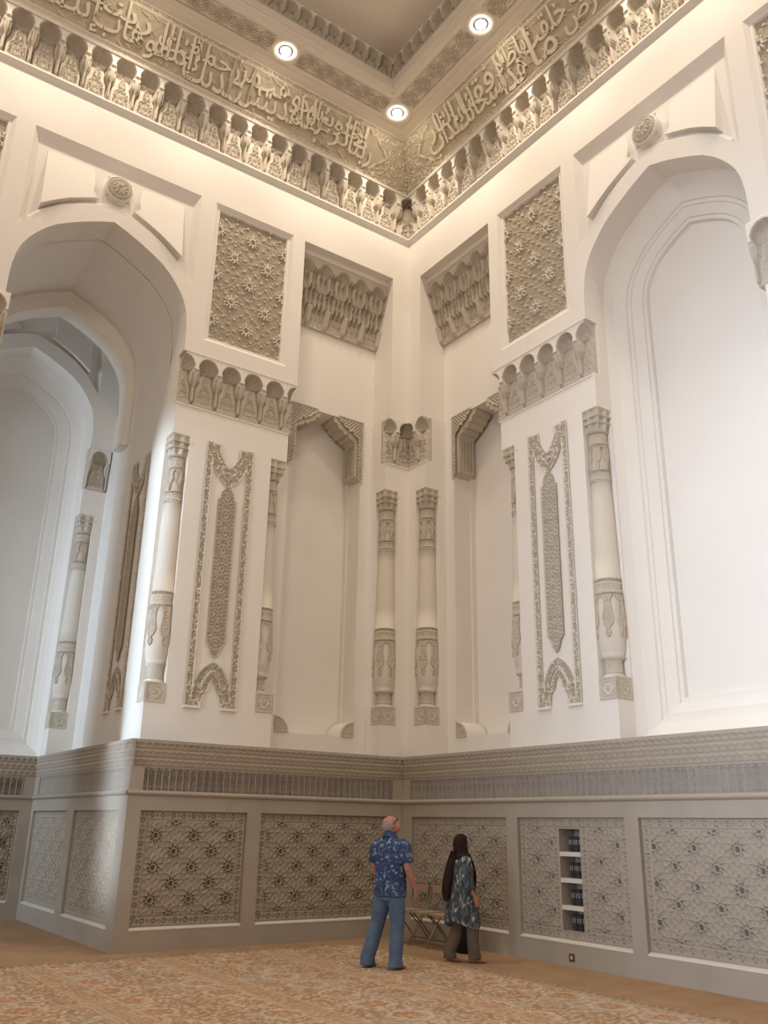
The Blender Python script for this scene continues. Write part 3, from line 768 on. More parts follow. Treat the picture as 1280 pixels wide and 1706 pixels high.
def arabesque(M, label):
    t = thing('arabesque_panel', label, 'carved panel', M, 'tall arabesque panels on the piers')
    wd, h = .86, 4.30                      # z 3.27 .. 7.57, x -.43 .. .43
    # stems and centre lines of the carved ribbon: two uprights, a V garland on top, a cusped arch at the foot
    up = [[(-.365, .05), (-.365, 4.26)], [(.365, .05), (.365, 4.26)]]
    V = [(-.34, 4.20), (-.22, 4.10), (-.14, 3.95), (-.04, 3.84), (0, 3.80), (.04, 3.84), (.14, 3.95), (.22, 4.10), (.34, 4.20)]
    V2 = [(-.27, 4.05), (-.20, 3.84), (-.12, 3.72), (0, 3.62), (.12, 3.72), (.20, 3.84), (.27, 4.05)]
    foot = [(-.34, .08), (-.22, .22), (-.235, .34), (-.17, .47), (-.10, .56), (0, .62), (.10, .56), (.17, .47), (.235, .34), (.22, .22), (.34, .08)]
    foot2 = [(-.20, .10), (-.17, .20), (-.10, .28), (-.09, .36), (-.03, .44), (.0, .47)]
    def fn(X, Z):
        d = np.minimum(poly_sdf(X, Z, up[0]), poly_sdf(X, Z, up[1]))
        dv = np.minimum(poly_sdf(X, Z, V), poly_sdf(X, Z, V2)); df = poly_sdf(X, Z, foot)
        dg = poly_sdf(np.abs(X)*-1, Z, foot2)
        cor = np.minimum(np.maximum(np.abs(np.abs(X)-.30)/.128, np.abs(Z-4.15)/.13)*.062, np.maximum(np.abs(np.abs(X)-.30)/.125, np.abs(Z-.10)/.11)*.062)
        d = d*1.15
        R = np.minimum(np.minimum(d, cor), np.minimum(np.minimum(dv, df)*1.05, dg*1.5))
        wid = .062
        edge = (np.abs(R-wid) < .009)
        sc = scroll(np.abs(X)+2, Z+np.where(X > 0, 0, .0), 34)
        y = np.where(edge, .022, np.where(R < wid, .002+.016*sc, -.012))
        # outer fillet of the uprights
        y = np.where((np.abs(X) > .405) & (np.abs(Z-2.15) < 2.14), .018, y)
        # cut-away: nothing stands between the ribbons
        return y
    def cut(x, z):
        X = np.array(x); Z = np.array(z); return fn(X, Z) > -.006
    # solve the cut from the height itself
    me = hf('carved_border', wd, h, .0105, fn, CARVED_D, m2=(SHAFT, lambda x, y, z: y > .011))  # sunken ribbon darker than its ridges, relief shade put into the colour
    # remove faces of the sunken ground
    import bmesh
    bm = bmesh.new(); bm.from_mesh(me); dl = [v for v in bm.verts if v.co.y < -.006]
    bmesh.ops.delete(bm, geom=dl, context='VERTS'); bm.to_mesh(me); bm.free()
    link('carved_border', me, t)
    # slender inlaid tracery panel in the middle
    o = [(-.165, 1.00), (-.10, .92), (-.07, .82), (0, .75), (.07, .82), (.10, .92), (.165, 1.00), (.165, 3.34), (.12, 3.36), (.11, 3.46), (.05, 3.54), (0, 3.60), (-.05, 3.54), (-.11, 3.46), (-.12, 3.36), (-.165, 3.34)]
    m = MB(); m.prism(o, .012, -.01); m.build('backing', CARVED, t)
    poly = np.array(o)
    def inside(x, z):
        r = np.zeros(x.shape, bool)
        for i in range(len(poly)):
            x0, z0 = poly[i]; x1, z1 = poly[(i+1) % len(poly)]
            cnd = ((z0 > z) != (z1 > z)) & (x < (x1-x0)*(z-z0)/(z1-z0+1e-12)+x0)
            r ^= cnd
        return r
    def fn2(X, Z):
        Zg = Z+.75; dx, dz, ra, rb = lattice(X, Zg-2.17, .22, .30)
        u, v, r = fold(dx, dz, 12, 0)
        y = .016+.012*np.exp(-((ra-rb)/.008)**2)+.014*(np.abs(v) < .0055)*(u > .02)+.012*(np.abs(r-.045) < .006)+.012*(np.abs(r-.085) < .006)
        e = poly_sdf(X, Zg, o+[o[0]])
        return np.where(e < .016, .034, y)
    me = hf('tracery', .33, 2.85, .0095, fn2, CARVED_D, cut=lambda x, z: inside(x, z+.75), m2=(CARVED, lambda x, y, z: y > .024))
    link('tracery', me, t, Matrix.Translation((0, 0, .75)))
    # ledge feet
    for s in (-1, 1):
        m = MB(); m.box(s*.30-.135, s*.30+.135, 0, .045, -.03, .0); m.build('foot', PLASTER, t)
    return t
a0 = arabesque(F('L', 3.57, -.12, 3.27), 'tall arabesque panel on the left wall pier')
clone(a0, F('R', 3.56, -.12, 3.27), 'tall arabesque panel on the right wall pier')
clone(a0, F('B', 1.48, 0, 3.27), 'foreshortened arabesque panel on the side of the deep left arch')
m = MB(); 

# ------------------------------------------------------------------ scalloped frames in the corner alcoves
LATT = mat('pierced_gypsum', (0.60, 0.55, 0.47), 0.8, 0.03, 60)
def alcove_frame(W):
    t = thing('alcove_canopy', 'scalloped lattice canopy framing the head of the alcove on the %s wall' % NMID[W], 'canopy', F(W, 1.43, -.61, 7.80), 'alcove canopies')
    top = 1.21; hw = .77
    for sd in (-1, 1):
        # bracket in steps, solid behind a lattice face
        P = [(-hw, 0.0), (-hw+.02, .03), (-hw+.10, .08), (-hw+.12, .10), (-hw+.12, .78), (-hw+.20, .84), (-hw+.24, .84), (-hw+.30, .92), (-hw+.36, .90), (-hw+.42, .98), (-hw+.50, 1.00), (-hw+.54, 1.09), (-hw+.60, 1.10), (-hw+.64, top), (-hw, top)]
        P = [(sd*x, z) for x, z in P]
        m = MB(); m.prism(P, -.02, -.40); b = m.build('bracket', CARVED, t)
        Q = [(-hw-.04, -.02), (-hw+.03, .0), (-hw+.08, .06), (-hw+.085, .86), (-hw+.14, .90), (-hw+.19, .93), (-hw+.22, 1.0), (-hw+.28, .96), (-hw+.33, 1.03), (-hw+.40, 1.04), (-hw+.44, 1.12), (-hw+.50, 1.13), (-hw+.56, top+.03), (-hw-.04, top+.03)]
        Q = [(sd*x, z) for x, z in Q]
        poly = Q
        def inside(x, z, poly=poly):
            r = np.zeros(x.shape, bool)
            for i in range(len(poly)):
                x0, z0 = poly[i]; x1, z1 = poly[(i+1) % len(poly)]
                r ^= ((z0 > z) != (z1 > z)) & (x < (x1-x0)*(z-z0)/(z1-z0+1e-12)+x0)
            return r
        def fn(X, Z, poly=poly, sd=sd):
            x = X-sd*.46; zz = Z-.02
            e = poly_sdf(x, zz, list(poly)+[poly[0]])
            a = (x+zz) % .075-.0375; c_ = (x-zz) % .075-.0375
            y = np.where((np.abs(a) < .011) | (np.abs(c_) < .011), .020, .0)
            return np.where(e < .016, .028, y)
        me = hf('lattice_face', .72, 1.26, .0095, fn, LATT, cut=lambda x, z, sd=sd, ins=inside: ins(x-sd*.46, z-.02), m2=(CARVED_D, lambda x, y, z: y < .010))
        link('lattice_face', me, t, Matrix.Translation((-sd*.46, .002, -.02)))
        # ribbed soffit strips under the bracket
        for k, y in enumerate((-.08, -.16, -.24, -.32)):
            m = MB(); x0, x1 = sorted((sd*(-hw+.118), sd*(-hw+.132))); m.box(x0, x1, y-.012, y+.012, .14, .74); m.build('rib', CARVED_D, b)
    # quarter-round carved volutes at the foot of the alcove
for W in 'LR':
    alcove_frame(W)
    for s0, sd, nm in ((.66, 1, 'corner side'), (2.20, -1, 'pier side')):
        t = thing('carved_volute', 'quarter-round carved volute block at the foot of the %s wall alcove, %s' % (NMID[W], nm), 'carved block', F(W, s0, -.61, 3.06), 'volute blocks in the alcoves')
        g = SG[W]*sd; n = 14
        arc = [(g*.26*math.cos(PI/2*i/n), .26*math.sin(PI/2*i/n)) for i in range(n+1)]
        m = MB(); m.prism([(0, 0)]+arc, .0, -.44); m.build('block', PLASTER, t)
        def fn(X, Z, g=g):
            x = X+g*.13; r = np.hypot(x, Z); y = .006+.012*scroll(np.abs(x)+4, Z+3, 40)
            y = np.where(np.abs(r-.24) < .012, .022, y); y = np.where((np.abs(x) < .014) | (Z < .014), .022, y); return y
        me = hf('carved_face', .26, .26, .008, fn, CARVED, cut=lambda x, z, g=g: np.hypot(x+g*.13, z) < .258)
        link('carved_face', me, t, Matrix.Translation((g*.13, .0, 0)))

# ------------------------------------------------------------------ inscription friezes
ALF = math.atan2(.43, .89)
def FR(W, s): return F(W, s, .19, 14.14) @ Matrix.Rotation(-ALF, 4, 'X')
FRIEZE_SHADE = mat('frieze_ground_shaded', (0.53, 0.46, 0.35), 0.75, 0.05, 50, 0.06, 8)  # same beige as the letters, darkened: relief shadow put into the colour
LET = mat('carved_letters', (0.78, 0.71, 0.58), 0.7)
FH = .988
def cart_half(z, s_end):   # cartouche end (ogee point) at the corner side
    return None
endo = [(.62, .10), (.56, .16), (.38, .20), (.34, .30), (.20, .36), (.14, .43), (.04, .50), (.14, .57), (.20, .64), (.34, .70), (.38, .80), (.56, .84), (.62, .90)]
FORMS = {'ا':'\ufe8d\ufe8e','أ':'\ufe83\ufe84','إ':'\ufe87\ufe88','ب':'\ufe8f\ufe90\ufe91\ufe92','ت':'\ufe95\ufe96\ufe97\ufe98','ة':'\ufe93\ufe94','ج':'\ufe9d\ufe9e\ufe9f\ufea0','ح':'\ufea1\ufea2\ufea3\ufea4','خ':'\ufea5\ufea6\ufea7\ufea8','د':'\ufea9\ufeaa','ذ':'\ufeab\ufeac','ر':'\ufead\ufeae','ز':'\ufeaf\ufeb0','س':'\ufeb1\ufeb2\ufeb3\ufeb4','ض':'\ufebd\ufebe\ufebf\ufec0','ط':'\ufec1\ufec2\ufec3\ufec4','ع':'\ufec9\ufeca\ufecb\ufecc','غ':'\ufecd\ufece\ufecf\ufed0','ف':'\ufed1\ufed2\ufed3\ufed4','ق':'\ufed5\ufed6\ufed7\ufed8','ك':'\ufed9\ufeda\ufedb\ufedc','ل':'\ufedd\ufede\ufedf\ufee0','م':'\ufee1\ufee2\ufee3\ufee4','ن':'\ufee5\ufee6\ufee7\ufee8','ه':'\ufee9\ufeea\ufeeb\ufeec','و':'\ufeed\ufeee','ي':'\ufef1\ufef2\ufef3\ufef4','ﻻ':'\ufefb\ufefc'}
def shape(w_):
    w_ = w_.replace('لا', 'ﻻ'); out = ''
    for i, ch in enumerate(w_):
        f = FORMS[ch]; p = i > 0 and len(FORMS[w_[i-1]]) == 4; n = i < len(w_)-1 and len(f) == 4
        out = (f[3] if p and n else f[2] if n else f[1] if p else f[0])+out
    return out
def word_mesh(txt):
    c = bpy.data.curves.new('w', 'FONT'); c.body = shape(txt); c.extrude = .03; c.offset = .005; c.resolution_u = 3
    o = bpy.data.objects.new('w', c); col.objects.link(o)
    bpy.context.view_layer.update(); dg = bpy.context.evaluated_depsgraph_get()
    me = bpy.data.meshes.new_from_object(o.evaluated_get(dg)); bpy.data.objects.remove(o); bpy.data.curves.remove(c)
    co = np.empty(len(me.vertices)*3, np.float32); me.vertices.foreach_get('co', co); co = co.reshape(-1, 3)
    return me, co
def frieze(W, s_start, words, rev, s_len, label):
    g = SG[W]; c = s_len/2; t = thing('inscription_frieze', label, 'inscription', FR(W, c), 'inscription friezes')
    def fn(X, Z):
        S = c+g*X; e = np.interp(Z/FH, [0, .1, .16, .20, .30, .36, .43, .50, .57, .64, .70, .80, .84, .9, 1], [9, .50, .44, .26, .22, .10, .06, -.02, .06, .10, .22, .26, .44, .50, 9])
        din = S-(s_start-.42+e)         # >0 inside the cartouche
        ins = (din > 0) & (Z > .095) & (Z < .895)
        y = np.where(ins, .000+.009*scroll(X+1, Z+1, 9)+.004*scroll(X+3, Z, 22), .024*scroll(X, Z, 30)+.006)
        y = np.where((np.abs(din) < .028) & (Z > .07) & (Z < .915), .045, y)
        y = np.where((din > 0) & ((np.abs(Z-.085) < .020) | (np.abs(Z-.905) < .020)), .045, y)
        y = np.where((din > 0) & (Z < .06), .02, y); y = np.where((din > 0) & (Z > .93), .012+.012*scroll(X, Z, 40), y)
        y = np.where(Z < .012, .035, y)
        return y
    link('carved_ground', hf('carved_ground', s_len, FH, .0155, fn, FRIEZE_SHADE, skirt=-.03,
         m2=(LET, lambda x, y, z: (y > .036) | ((c+g*x > s_start) & (z < .07)) | ((y > .021) & (y < .032)) ),
         cut=lambda x, z: c+g*x > .19+.43*z/FH-.03), t)
    m = MB(); x0, x1 = sorted((g*(.17-c), g*c)); m.box(x0, x1, -.02, .05, -.035, .0); m.box(x0, x1, -.02, .06, -.05, -.035); m.build('lower_rail', PLASTER, t)
    m = MB(); m.box(x0, x1, -.02, .03, FH-.005, FH+.03); m.build('upper_rail', PLASTER, t)
    # words stacked in two storeys, read from right to left
    s = s_start
    seq = words if not rev else list(reversed(words))
    groups = []
    for i in range(0, len(seq), 2):
        ms = [word_mesh(x) for x in seq[i:i+2]]; groups.append((seq[i:i+2], ms, [co[:, 0].max()-co[:, 0].min() for _, co in ms]))
    ng, span = (9, 6.25) if W == 'L' else (5, 4.75)
    kw = (span-.015*ng)/sum(max(max(q[2]), .9) for q in groups[:ng])
    for grp, ms, ws in groups:
        W_ = max(max(ws), .9)*kw
        if s+W_ > s_len-.1: break
        for j, (me, co) in enumerate(ms):
            wmin, wmax = co[:, 0].min(), co[:, 0].max(); hmin, hmax = co[:, 1].min(), co[:, 1].max()
            wd = W_*(1.28 if W == 'L' else 1.15)*(ws[j]/max(ws))**.5; hgt = .50 if len(grp) == 2 else .72
            # first read word stands low, the next one above it
            low = (j == 0) if not rev else (j == 1)
            zb = .115 if (low or len(grp) == 1) else .43
            hgt = (.46 if not low else .56) if len(grp) == 2 else .74
            rx = (co[:, 0]-wmin)/(wmax-wmin)*wd-.10*W_+(W_-wd+.1*W_)*(.6 if j == 0 else .3)*(ws[j] < max(ws))
            rz = zb+(co[:, 1]-hmin)/(hmax-hmin)*hgt
            if len(grp) == 2:   # tall strokes reach into the other storey
                up = np.clip((co[:, 1]-hmin)/(hmax-hmin)-.62, 0, 1)
                rz = rz+up*(.55 if low else 0.05)
            ry = .016+(co[:, 2]+.03)/.06*(.040 if low else .034)
            # rx runs to the viewer's right; L: right = towards the corner
            S = s+W_-rx if W == 'L' else s+rx
            X = g*(S-c)
            me.vertices.foreach_set('co', np.stack([X, ry, rz], -1).astype(np.float32).ravel())
            me.materials.clear(); me.materials.append(LET); me.update()
            link('carved_word', me, t)
        # vowel marks scattered between the strokes
        mk = MB()
        for q in range(int(W_*16)):
            xx = (s+random.random()*W_-c)*g; zz = random.choice([.16, .30, .52, .62, .80, .84])+random.uniform(-.04, .04); a_ = random.uniform(.3, .9)*(-g if W == 'R' else 1); ln = random.uniform(.025, .06)
            dx_, dz_ = ln*math.cos(a_), ln*math.sin(a_); px_, pz_ = -.007*math.sin(a_), .007*math.cos(a_)
            t_ = MB(); t_.prism([(xx-dx_-px_, zz-dz_-pz_), (xx+dx_-px_, zz+dz_-pz_), (xx+dx_+px_, zz+dz_+pz_), (xx-dx_+px_, zz-dz_+pz_)], .034, .005); mk.add(t_.v, t_.f)
        o_ = mk.build('vowel_marks', LET, t); o_['kind'] = 'stuff'
        s += W_+.015
    return s
E1 = frieze('L', 1.34, 'ربنا لا تزغ قلوبنا بعد إذ هديتنا وهب لنا من لدنك رحمة إنك أنت الوهاب ربنا إنك جامع الناس ليوم لا ريب فيه إن الله لا يخلف الميعاد'.split(), False, 10.0,
       'carved Arabic inscription frieze along the top of the left wall')
E2 = frieze('R', 1.34, 'ويتفكرون في خلق السموات والأرض ربنا ما خلقت هذا باطلا سبحانك فقنا عذاب النار'.split(), True, 10.0,
       'carved Arabic inscription frieze along the top of the right wall')
print('frieze ends', E1, E2)

# ------------------------------------------------------------------ ceiling bands and downlights
for W in 'LR':
    g = SG[W]; n = 0
    for k in range(4):
        a, b = 1.19+2.53*k+.28, 1.19+2.53*(k+1)-.28
        wd = b-a
        t = thing('pierced_ceiling_band', 'pierced geometric ceiling band on the %s side, number %s from the corner light' % (NMID[W], ['one', 'two', 'three', 'four'][k]) if False else
                  'pierced geometric strip in the %s ceiling border, %s' % (NMID[W], ['next to the corner light', 'beyond the second light from the corner', 'third along from the corner', 'fourth along from the corner'][k]), 'ceiling grille',
                  F(W, (a+b)/2, 1.0, 15.03) @ Matrix.Rotation(-PI/2, 4, 'X'), 'pierced ceiling strips')
        def fn(X, Z):
            z = Z-.20; dx, dz, ra, rb = lattice(X, z, .42, 10.0)
            X2 = (X+.21) % .42-.21; r = np.hypot(X2, z)
            u, v, _ = fold(X2, z, 12, 0)
            rid = ((np.abs(v) < .0048) & (r > .03)) | (np.abs(r-.035) < .008) | (np.abs(r-.09) < .006) | (np.abs(r-.15) < .006) | (np.abs(z) > .183)
            u2, v2, _ = fold(X2, z, 12, PI/12)
            rid |= (np.abs(v2) < .005) & (r > .1)
            rid |= (np.abs(np.hypot((X % .42-.21), z)-.07) < .006)
            return np.where(rid, .010, -.04)
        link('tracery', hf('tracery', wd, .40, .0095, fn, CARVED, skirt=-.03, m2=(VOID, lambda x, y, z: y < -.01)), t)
BULB = mat('lit_lamp_glass', (1, .95, .85), .5, emis=((1.0, .86, .66), 55))
RIMM = mat('lamp_rim', (.75, .70, .62), .5)
def lamp(x, y, label):
    t = thing('ceiling_downlight', label, 'ceiling light', Matrix.Translation((x, y, 15.03)), 'round ceiling downlights')
    m = MB(); m.lathe([(.27, .01), (.275, -.012), (.26, -.02), (.20, -.015), (.14, -.006)], 40); m.build('rim', RIMM, t, True)
    m = MB(); m.lathe([(.10, -.008), (.095, -.03), (.075, -.045), (.04, -.055), (.005, -.057)], 28); m.build('lens', BULB, t, True)
    l = bpy.data.lights.new('downlight', 'SPOT'); l.energy = 245; l.color = WARM; l.spot_size = math.radians(112); l.spot_blend = .5; l.shadow_soft_size = .12
    o = bpy.data.objects.new('downlight', l); col.objects.link(o); o.parent = t; o.location = (0, 0, -.10)
lamp(-1.19, -1.19, 'round lit downlight in the ceiling corner above the corner of the hall')
for k in (1, 2, 3, 4):
    nm = ['', 'next to the corner light', 'second from the corner light', 'third from the corner light', 'fourth from the corner light'][k]
    lamp(-1.19-2.53*k, -1.19, 'round lit ceiling downlight along the left wall, '+nm)
    lamp(-1.19, -1.19-2.53*k, 'round lit ceiling downlight along the right wall, '+nm)
# ------------------------------------------------------------------ patterned carpet
def carpet_material():
    m = bpy.data.materials.new('patterned_carpet'); m.use_nodes = True; nt = m.node_tree; L = nt.links
    b = nt.nodes['Principled BSDF']; b.inputs['Roughness'].default_value = .95; b.inputs['Specular IOR Level'].default_value = .05
    tc = nt.nodes.new('ShaderNodeTexCoord'); sp = nt.nodes.new('ShaderNodeSeparateXYZ'); L.new(tc.outputs['Object'], sp.inputs[0])
    def mth(op, a, b_=None, c=None, clamp=False):
        n = nt.nodes.new('ShaderNodeMath'); n.operation = op; n.use_clamp = clamp
        for i, v in enumerate((a, b_, c)):
            if v is None: continue
            if isinstance(v, (int, float)): n.inputs[i].default_value = v
            else: L.new(v, n.inputs[i])
        return n.outputs[0]
    nz = nt.nodes.new('ShaderNodeTexNoise'); nz.inputs['Scale'].default_value = 9; nz.inputs['Detail'].default_value = 2; L.new(tc.outputs['Object'], nz.inputs['Vector'])
    wob = mth('MULTIPLY', mth('SUBTRACT', nz.outputs['Fac'], .5), .10)
    x = mth('ADD', sp.outputs['X'], wob); y = mth('ADD', sp.outputs['Y'], wob)
    def cellc(v, per, off): return mth('SUBTRACT', mth('FLOORED_MODULO', mth('ADD', v, off), per), per/2)
    def flower(px, py, ox, oy, r0, n, amp):
        u, v = cellc(x, px, ox), cellc(y, py, oy)
        r = mth('SQRT', mth('ADD', mth('MULTIPLY', u, u), mth('MULTIPLY', v, v)))
        a = mth('ARCTAN2', v, u); pet = mth('ADD', r0, mth('MULTIPLY', mth('COSINE', mth('MULTIPLY', a, n)), amp))
        return mth('LESS_THAN', r, pet), r
    f1, r1 = flower(.98, .62, 0, 0, .095, 8, .03)
    f2, r2 = flower(.98, .62, .49, .31, .075, 6, .028)
    f3, r3 = flower(.49, .31, .245, .155, .045, 5, .018)
    ringc = mth('LESS_THAN', mth('ABSOLUTE', mth('SUBTRACT', r1, .20)), .022)
    ringd = mth('LESS_THAN', mth('ABSOLUTE', mth('SUBTRACT', r2, .155)), .018)
    # strip borders of the woven widths
    xs = sp.outputs['X']; st = mth('FLOORED_MODULO', mth('ADD', xs, .20), 1.55)
    instrip = mth('LESS_THAN', st, .34)
    line = mth('MAXIMUM', mth('LESS_THAN', mth('ABSOLUTE', mth('SUBTRACT', st, .02)), .012), mth('MAXIMUM', mth('LESS_THAN', mth('ABSOLUTE', mth('SUBTRACT', st, .07)), .008), mth('LESS_THAN', mth('ABSOLUTE', mth('SUBTRACT', st, .33)), .014)))
    zig = mth('LESS_THAN', mth('ABSOLUTE', mth('SUBTRACT', mth('PINGPONG', mth('ADD', sp.outputs['Y'], mth('MULTIPLY', mth('PINGPONG', st, .07), 1.0)), .045), .022)), .009)
    n2 = nt.nodes.new('ShaderNodeTexVoronoi'); n2.inputs['Scale'].default_value = 17; L.new(tc.outputs['Object'], n2.inputs['Vector'])
    n3 = nt.nodes.new('ShaderNodeTexNoise'); n3.inputs['Scale'].default_value = 26; n3.inputs['Detail'].default_value = 4; n3.inputs['Roughness'].default_value = .7; L.new(tc.outputs['Object'], n3.inputs['Vector'])
    n4 = nt.nodes.new('ShaderNodeTexNoise'); n4.inputs['Scale'].default_value = 1.1; L.new(tc.outputs['Object'], n4.inputs['Vector'])
    def mix(fac, a, c):
        n = nt.nodes.new('ShaderNodeMix'); n.data_type = 'RGBA'
        if isinstance(fac, (int, float)): n.inputs[0].default_value = fac
        else: L.new(fac, n.inputs[0])
        for k, v in ((6, a), (7, c)):
            if isinstance(v, tuple): n.inputs[k].default_value = (*v, 1)
            else: L.new(v, n.inputs[k])
        return n.outputs[2]
    cream, tan, rust, brown, grey = (.66, .53, .40), (.50, .335, .21), (.46, .215, .105), (.29, .19, .115), (.47, .41, .35)
    base = mix(mth('GREATER_THAN', n3.outputs['Fac'], .52), tan, cream)
    base = mix(mth('MULTIPLY', mth('GREATER_THAN', n2.outputs['Distance'], .5), .7), base, brown)
    base = mix(mth('MULTIPLY', mth('GREATER_THAN', n4.outputs['Fac'], .55), .35), base, grey)
    base = mix(mth('MULTIPLY', ringc, .6), base, cream); base = mix(mth('MULTIPLY', ringd, .5), base, brown)
    base = mix(mth('MULTIPLY', f1, .9), base, rust); base = mix(mth('MULTIPLY', f2, .75), base, rust); base = mix(mth('MULTIPLY', f3, .45), base, cream)
    strip = mix(mth('MULTIPLY', zig, .6), tan, brown)
    strip = mix(mth('MULTIPLY', mth('GREATER_THAN', n3.outputs['Fac'], .55), .5), strip, cream)
    base = mix(mth('MULTIPLY', instrip, .55), base, strip); base = mix(mth('MULTIPLY', line, .6), base, (.60, .46, .31))
    L.new(base, b.inputs['Base Color'])
    bp_ = nt.nodes.new('ShaderNodeBump'); bp_.inputs['Strength'].default_value = .5; bp_.inputs['Distance'].default_value = .01
    n5 = nt.nodes.new('ShaderNodeTexNoise'); n5.inputs['Scale'].default_value = 220; L.new(tc.outputs['Object'], n5.inputs['Vector'])
    L.new(n5.outputs['Fac'], bp_.inputs['Height']); L.new(bp_.outputs['Normal'], b.inputs['Normal'])
    return m
CAR = carpet_material()
t = thing('patterned_carpet', 'beige and rust floral patterned carpet covering the hall floor', 'carpet', Matrix.Translation((-1.25, -.55, 0)))
m = MB(); m.box(-22, 0, -22, 0, .001, .012); m.build('field', CAR, t)
BORD = mat('carpet_border_wool', (.30, .20, .125), .95, .4, 120, .35, 26, spec=.05)
m = MB()
for a, b_ in ((-.02, -.055), (-.16, -.175)):
    m.add([(a, a, .0125), (-22, a, .0125), (-22, b_, .0125), (b_, b_, .0125), (b_, -22, .0125), (a, -22, .0125)], [(0, 1, 2, 3), (0, 3, 4, 5)])
for i in range(150):
    x = -.17-.115*i
    for dx, dy in ((x, -.075), ):
        m.add([(dx, -.065, .0127), (dx-.05, -.105, .0127), (dx, -.145, .0127), (dx+.05, -.105, .0127)], [(0, 1, 2, 3)])
        m.add([(-.065, dx, .0127), (-.105, dx-.05, .0127), (-.145, dx, .0127), (-.105, dx+.05, .0127)], [(0, 1, 2, 3)])
m.build('border_braid', BORD, t)

# ------------------------------------------------------------------ folding chairs in the corner
TUBE = mat('bronze_painted_tube', (.30, .22, .15), .35, metallic=.6); SEAT = mat('tan_chair_panel', (.36, .27, .19), .6)
def make_chair():
    t = thing('folding_chair', '', 'chair', Matrix.Identity(4))     # faces +y, origin on the floor
    for s in (-1, 1):
        m = MB(); m.tube([(s*.20, .22, .011), (s*.20, .0, .34), (s*.20, -.12, .52), (s*.195, -.17, .64), (s*.19, -.20, .82)], .011); m.build('long_leg', TUBE, t, True)
        m = MB(); m.tube([(s*.178, -.24, .011), (s*.178, -.02, .26), (s*.178, .17, .435)], .010); m.build('short_leg', TUBE, t, True)
    m = MB(); m.loft([[(x, y, z) for x, y in ((-.165, -.16), (.165, -.16), (.175, .10), (.15, .20), (-.15, .20), (-.175, .10))] for z in (.44, .462)], True, True, True); m.build('seat', SEAT, t)
    m = MB(); m.loft([[(x, -.187-.0, z) for x, z in ((-.185, .70), (.185, .70), (.185, .81), (-.185, .81))], [(x, -.205, z) for x, z in ((-.185, .70), (.185, .70), (.185, .81), (-.185, .81))]], True, True, True); m.build('backrest', SEAT, t)
    for nm, pts in (('front_stretcher', [(-.20, .175, .08), (.20, .175, .08)]), ('rear_stretcher', [(-.178, -.20, .058), (.178, -.20, .058)]), ('top_rail', [(-.19, -.20, .82), (.19, -.20, .82)])):
        m = MB(); m.tube(pts, .008); m.build(nm, TUBE, t)
    return t
ch = make_chair()
def CM(x, y, a): return Matrix.Translation((x, y, 0)) @ Matrix.Rotation(a, 4, 'Z')
ch.matrix_world = CM(-.47, -.85, PI/2+.02); ch['label'] = 'folding chair nearest the room corner, its left side hidden by the man'; ch['group'] = 'folding chairs'
clone(ch, CM(-.46, -1.29, PI/2-.02), 'folding chair midway between the man and the woman', 'folding chairs')
clone(ch, CM(-.48, -1.73, PI/2+.02), 'folding chair right behind the woman, partly covered by her back', 'folding chairs')
BLK = mat('black_cloth', (.012, .012, .013), .9)
m = MB(); rings = []
for z, rx, ry in ((.0, .06, .10), (.03, .10, .15), (.14, .12, .17), (.28, .11, .15), (.40, .08, .13), (.46, .03, .08)):
    rings.append([(rx*math.cos(2*PI*i/20)*(1+.08*math.sin(3*i)), ry*math.sin(2*PI*i/20), z) for i in range(20)])
m.loft(rings, True, True, True)
t = thing('cloth_bag', 'black cloth bag standing on the floor behind the legs of the woman', 'bag', CM(-.50, -2.09, 0)); m.build('bag_body', BLK, t, True)
m = MB(); m.tube([(0, .06, .44), (.0, .05, .54), (.0, .0, .57), (.0, -.05, .54), (0, -.06, .44)], .008); m.build('strap', BLK, t, True)

# ------------------------------------------------------------------ people
def evalmesh(parts, name, mt, voxel, smooth=2, parent=None, M=None, mod=None):
    mb = MB()
    for p in parts: mb.add(p.v, p.f)
    if mod: mb.v = [mod(v) for v in mb.v]
    me = mb.mesh('tmp', None); o = bpy.data.objects.new('tmp', me); col.objects.link(o)
    r = o.modifiers.new('r', 'REMESH'); r.mode = 'VOXEL'; r.voxel_size = voxel; r.use_smooth_shade = True
    if smooth: s_ = o.modifiers.new('s', 'SMOOTH'); s_.iterations = smooth; s_.factor = .5
    bpy.context.view_layer.update(); dg = bpy.context.evaluated_depsgraph_get()
    me2 = bpy.data.meshes.new_from_object(o.evaluated_get(dg)); bpy.data.objects.remove(o)
    me2.name = name; me2.materials.clear(); me2.materials.append(mt)
    for p in me2.polygons: p.use_smooth = True
    return link(name, me2, parent, M)
def P_(fn):
    m = MB(); fn(m); return m
def chain(pts, radii, n=16, flat=False):
    """tapered limb with round caps, elliptic section"""
    m = MB(); pts = [Vector(p) for p in pts]; rings = []
    N = len(pts)
    for i, p in enumerate(pts):
        t_ = (pts[min(i+1, N-1)]-pts[max(i-1, 0)]).normalized()
        a = Vector((1, 0, 0)); a = (a-t_*a.dot(t_)).normalized(); b_ = t_.cross(a)
        r = radii[i]; rx, ry = r if isinstance(r, tuple) else (r, r)
        if i == 0:
            rings.append([tuple(p-t_*rx*.6+a*rx*.5*math.cos(2*PI*k/n)+b_*ry*.5*math.sin(2*PI*k/n)) for k in range(n)])
        rings.append([tuple(p+a*rx*math.cos(2*PI*k/n)+b_*ry*math.sin(2*PI*k/n)) for k in range(n)])
        if i == N-1 and not flat:
            rings.append([tuple(p+t_*rx*.6+a*rx*.5*math.cos(2*PI*k/n)+b_*ry*.5*math.sin(2*PI*k/n)) for k in range(n)])
    m.loft(rings, True, True, True); return m
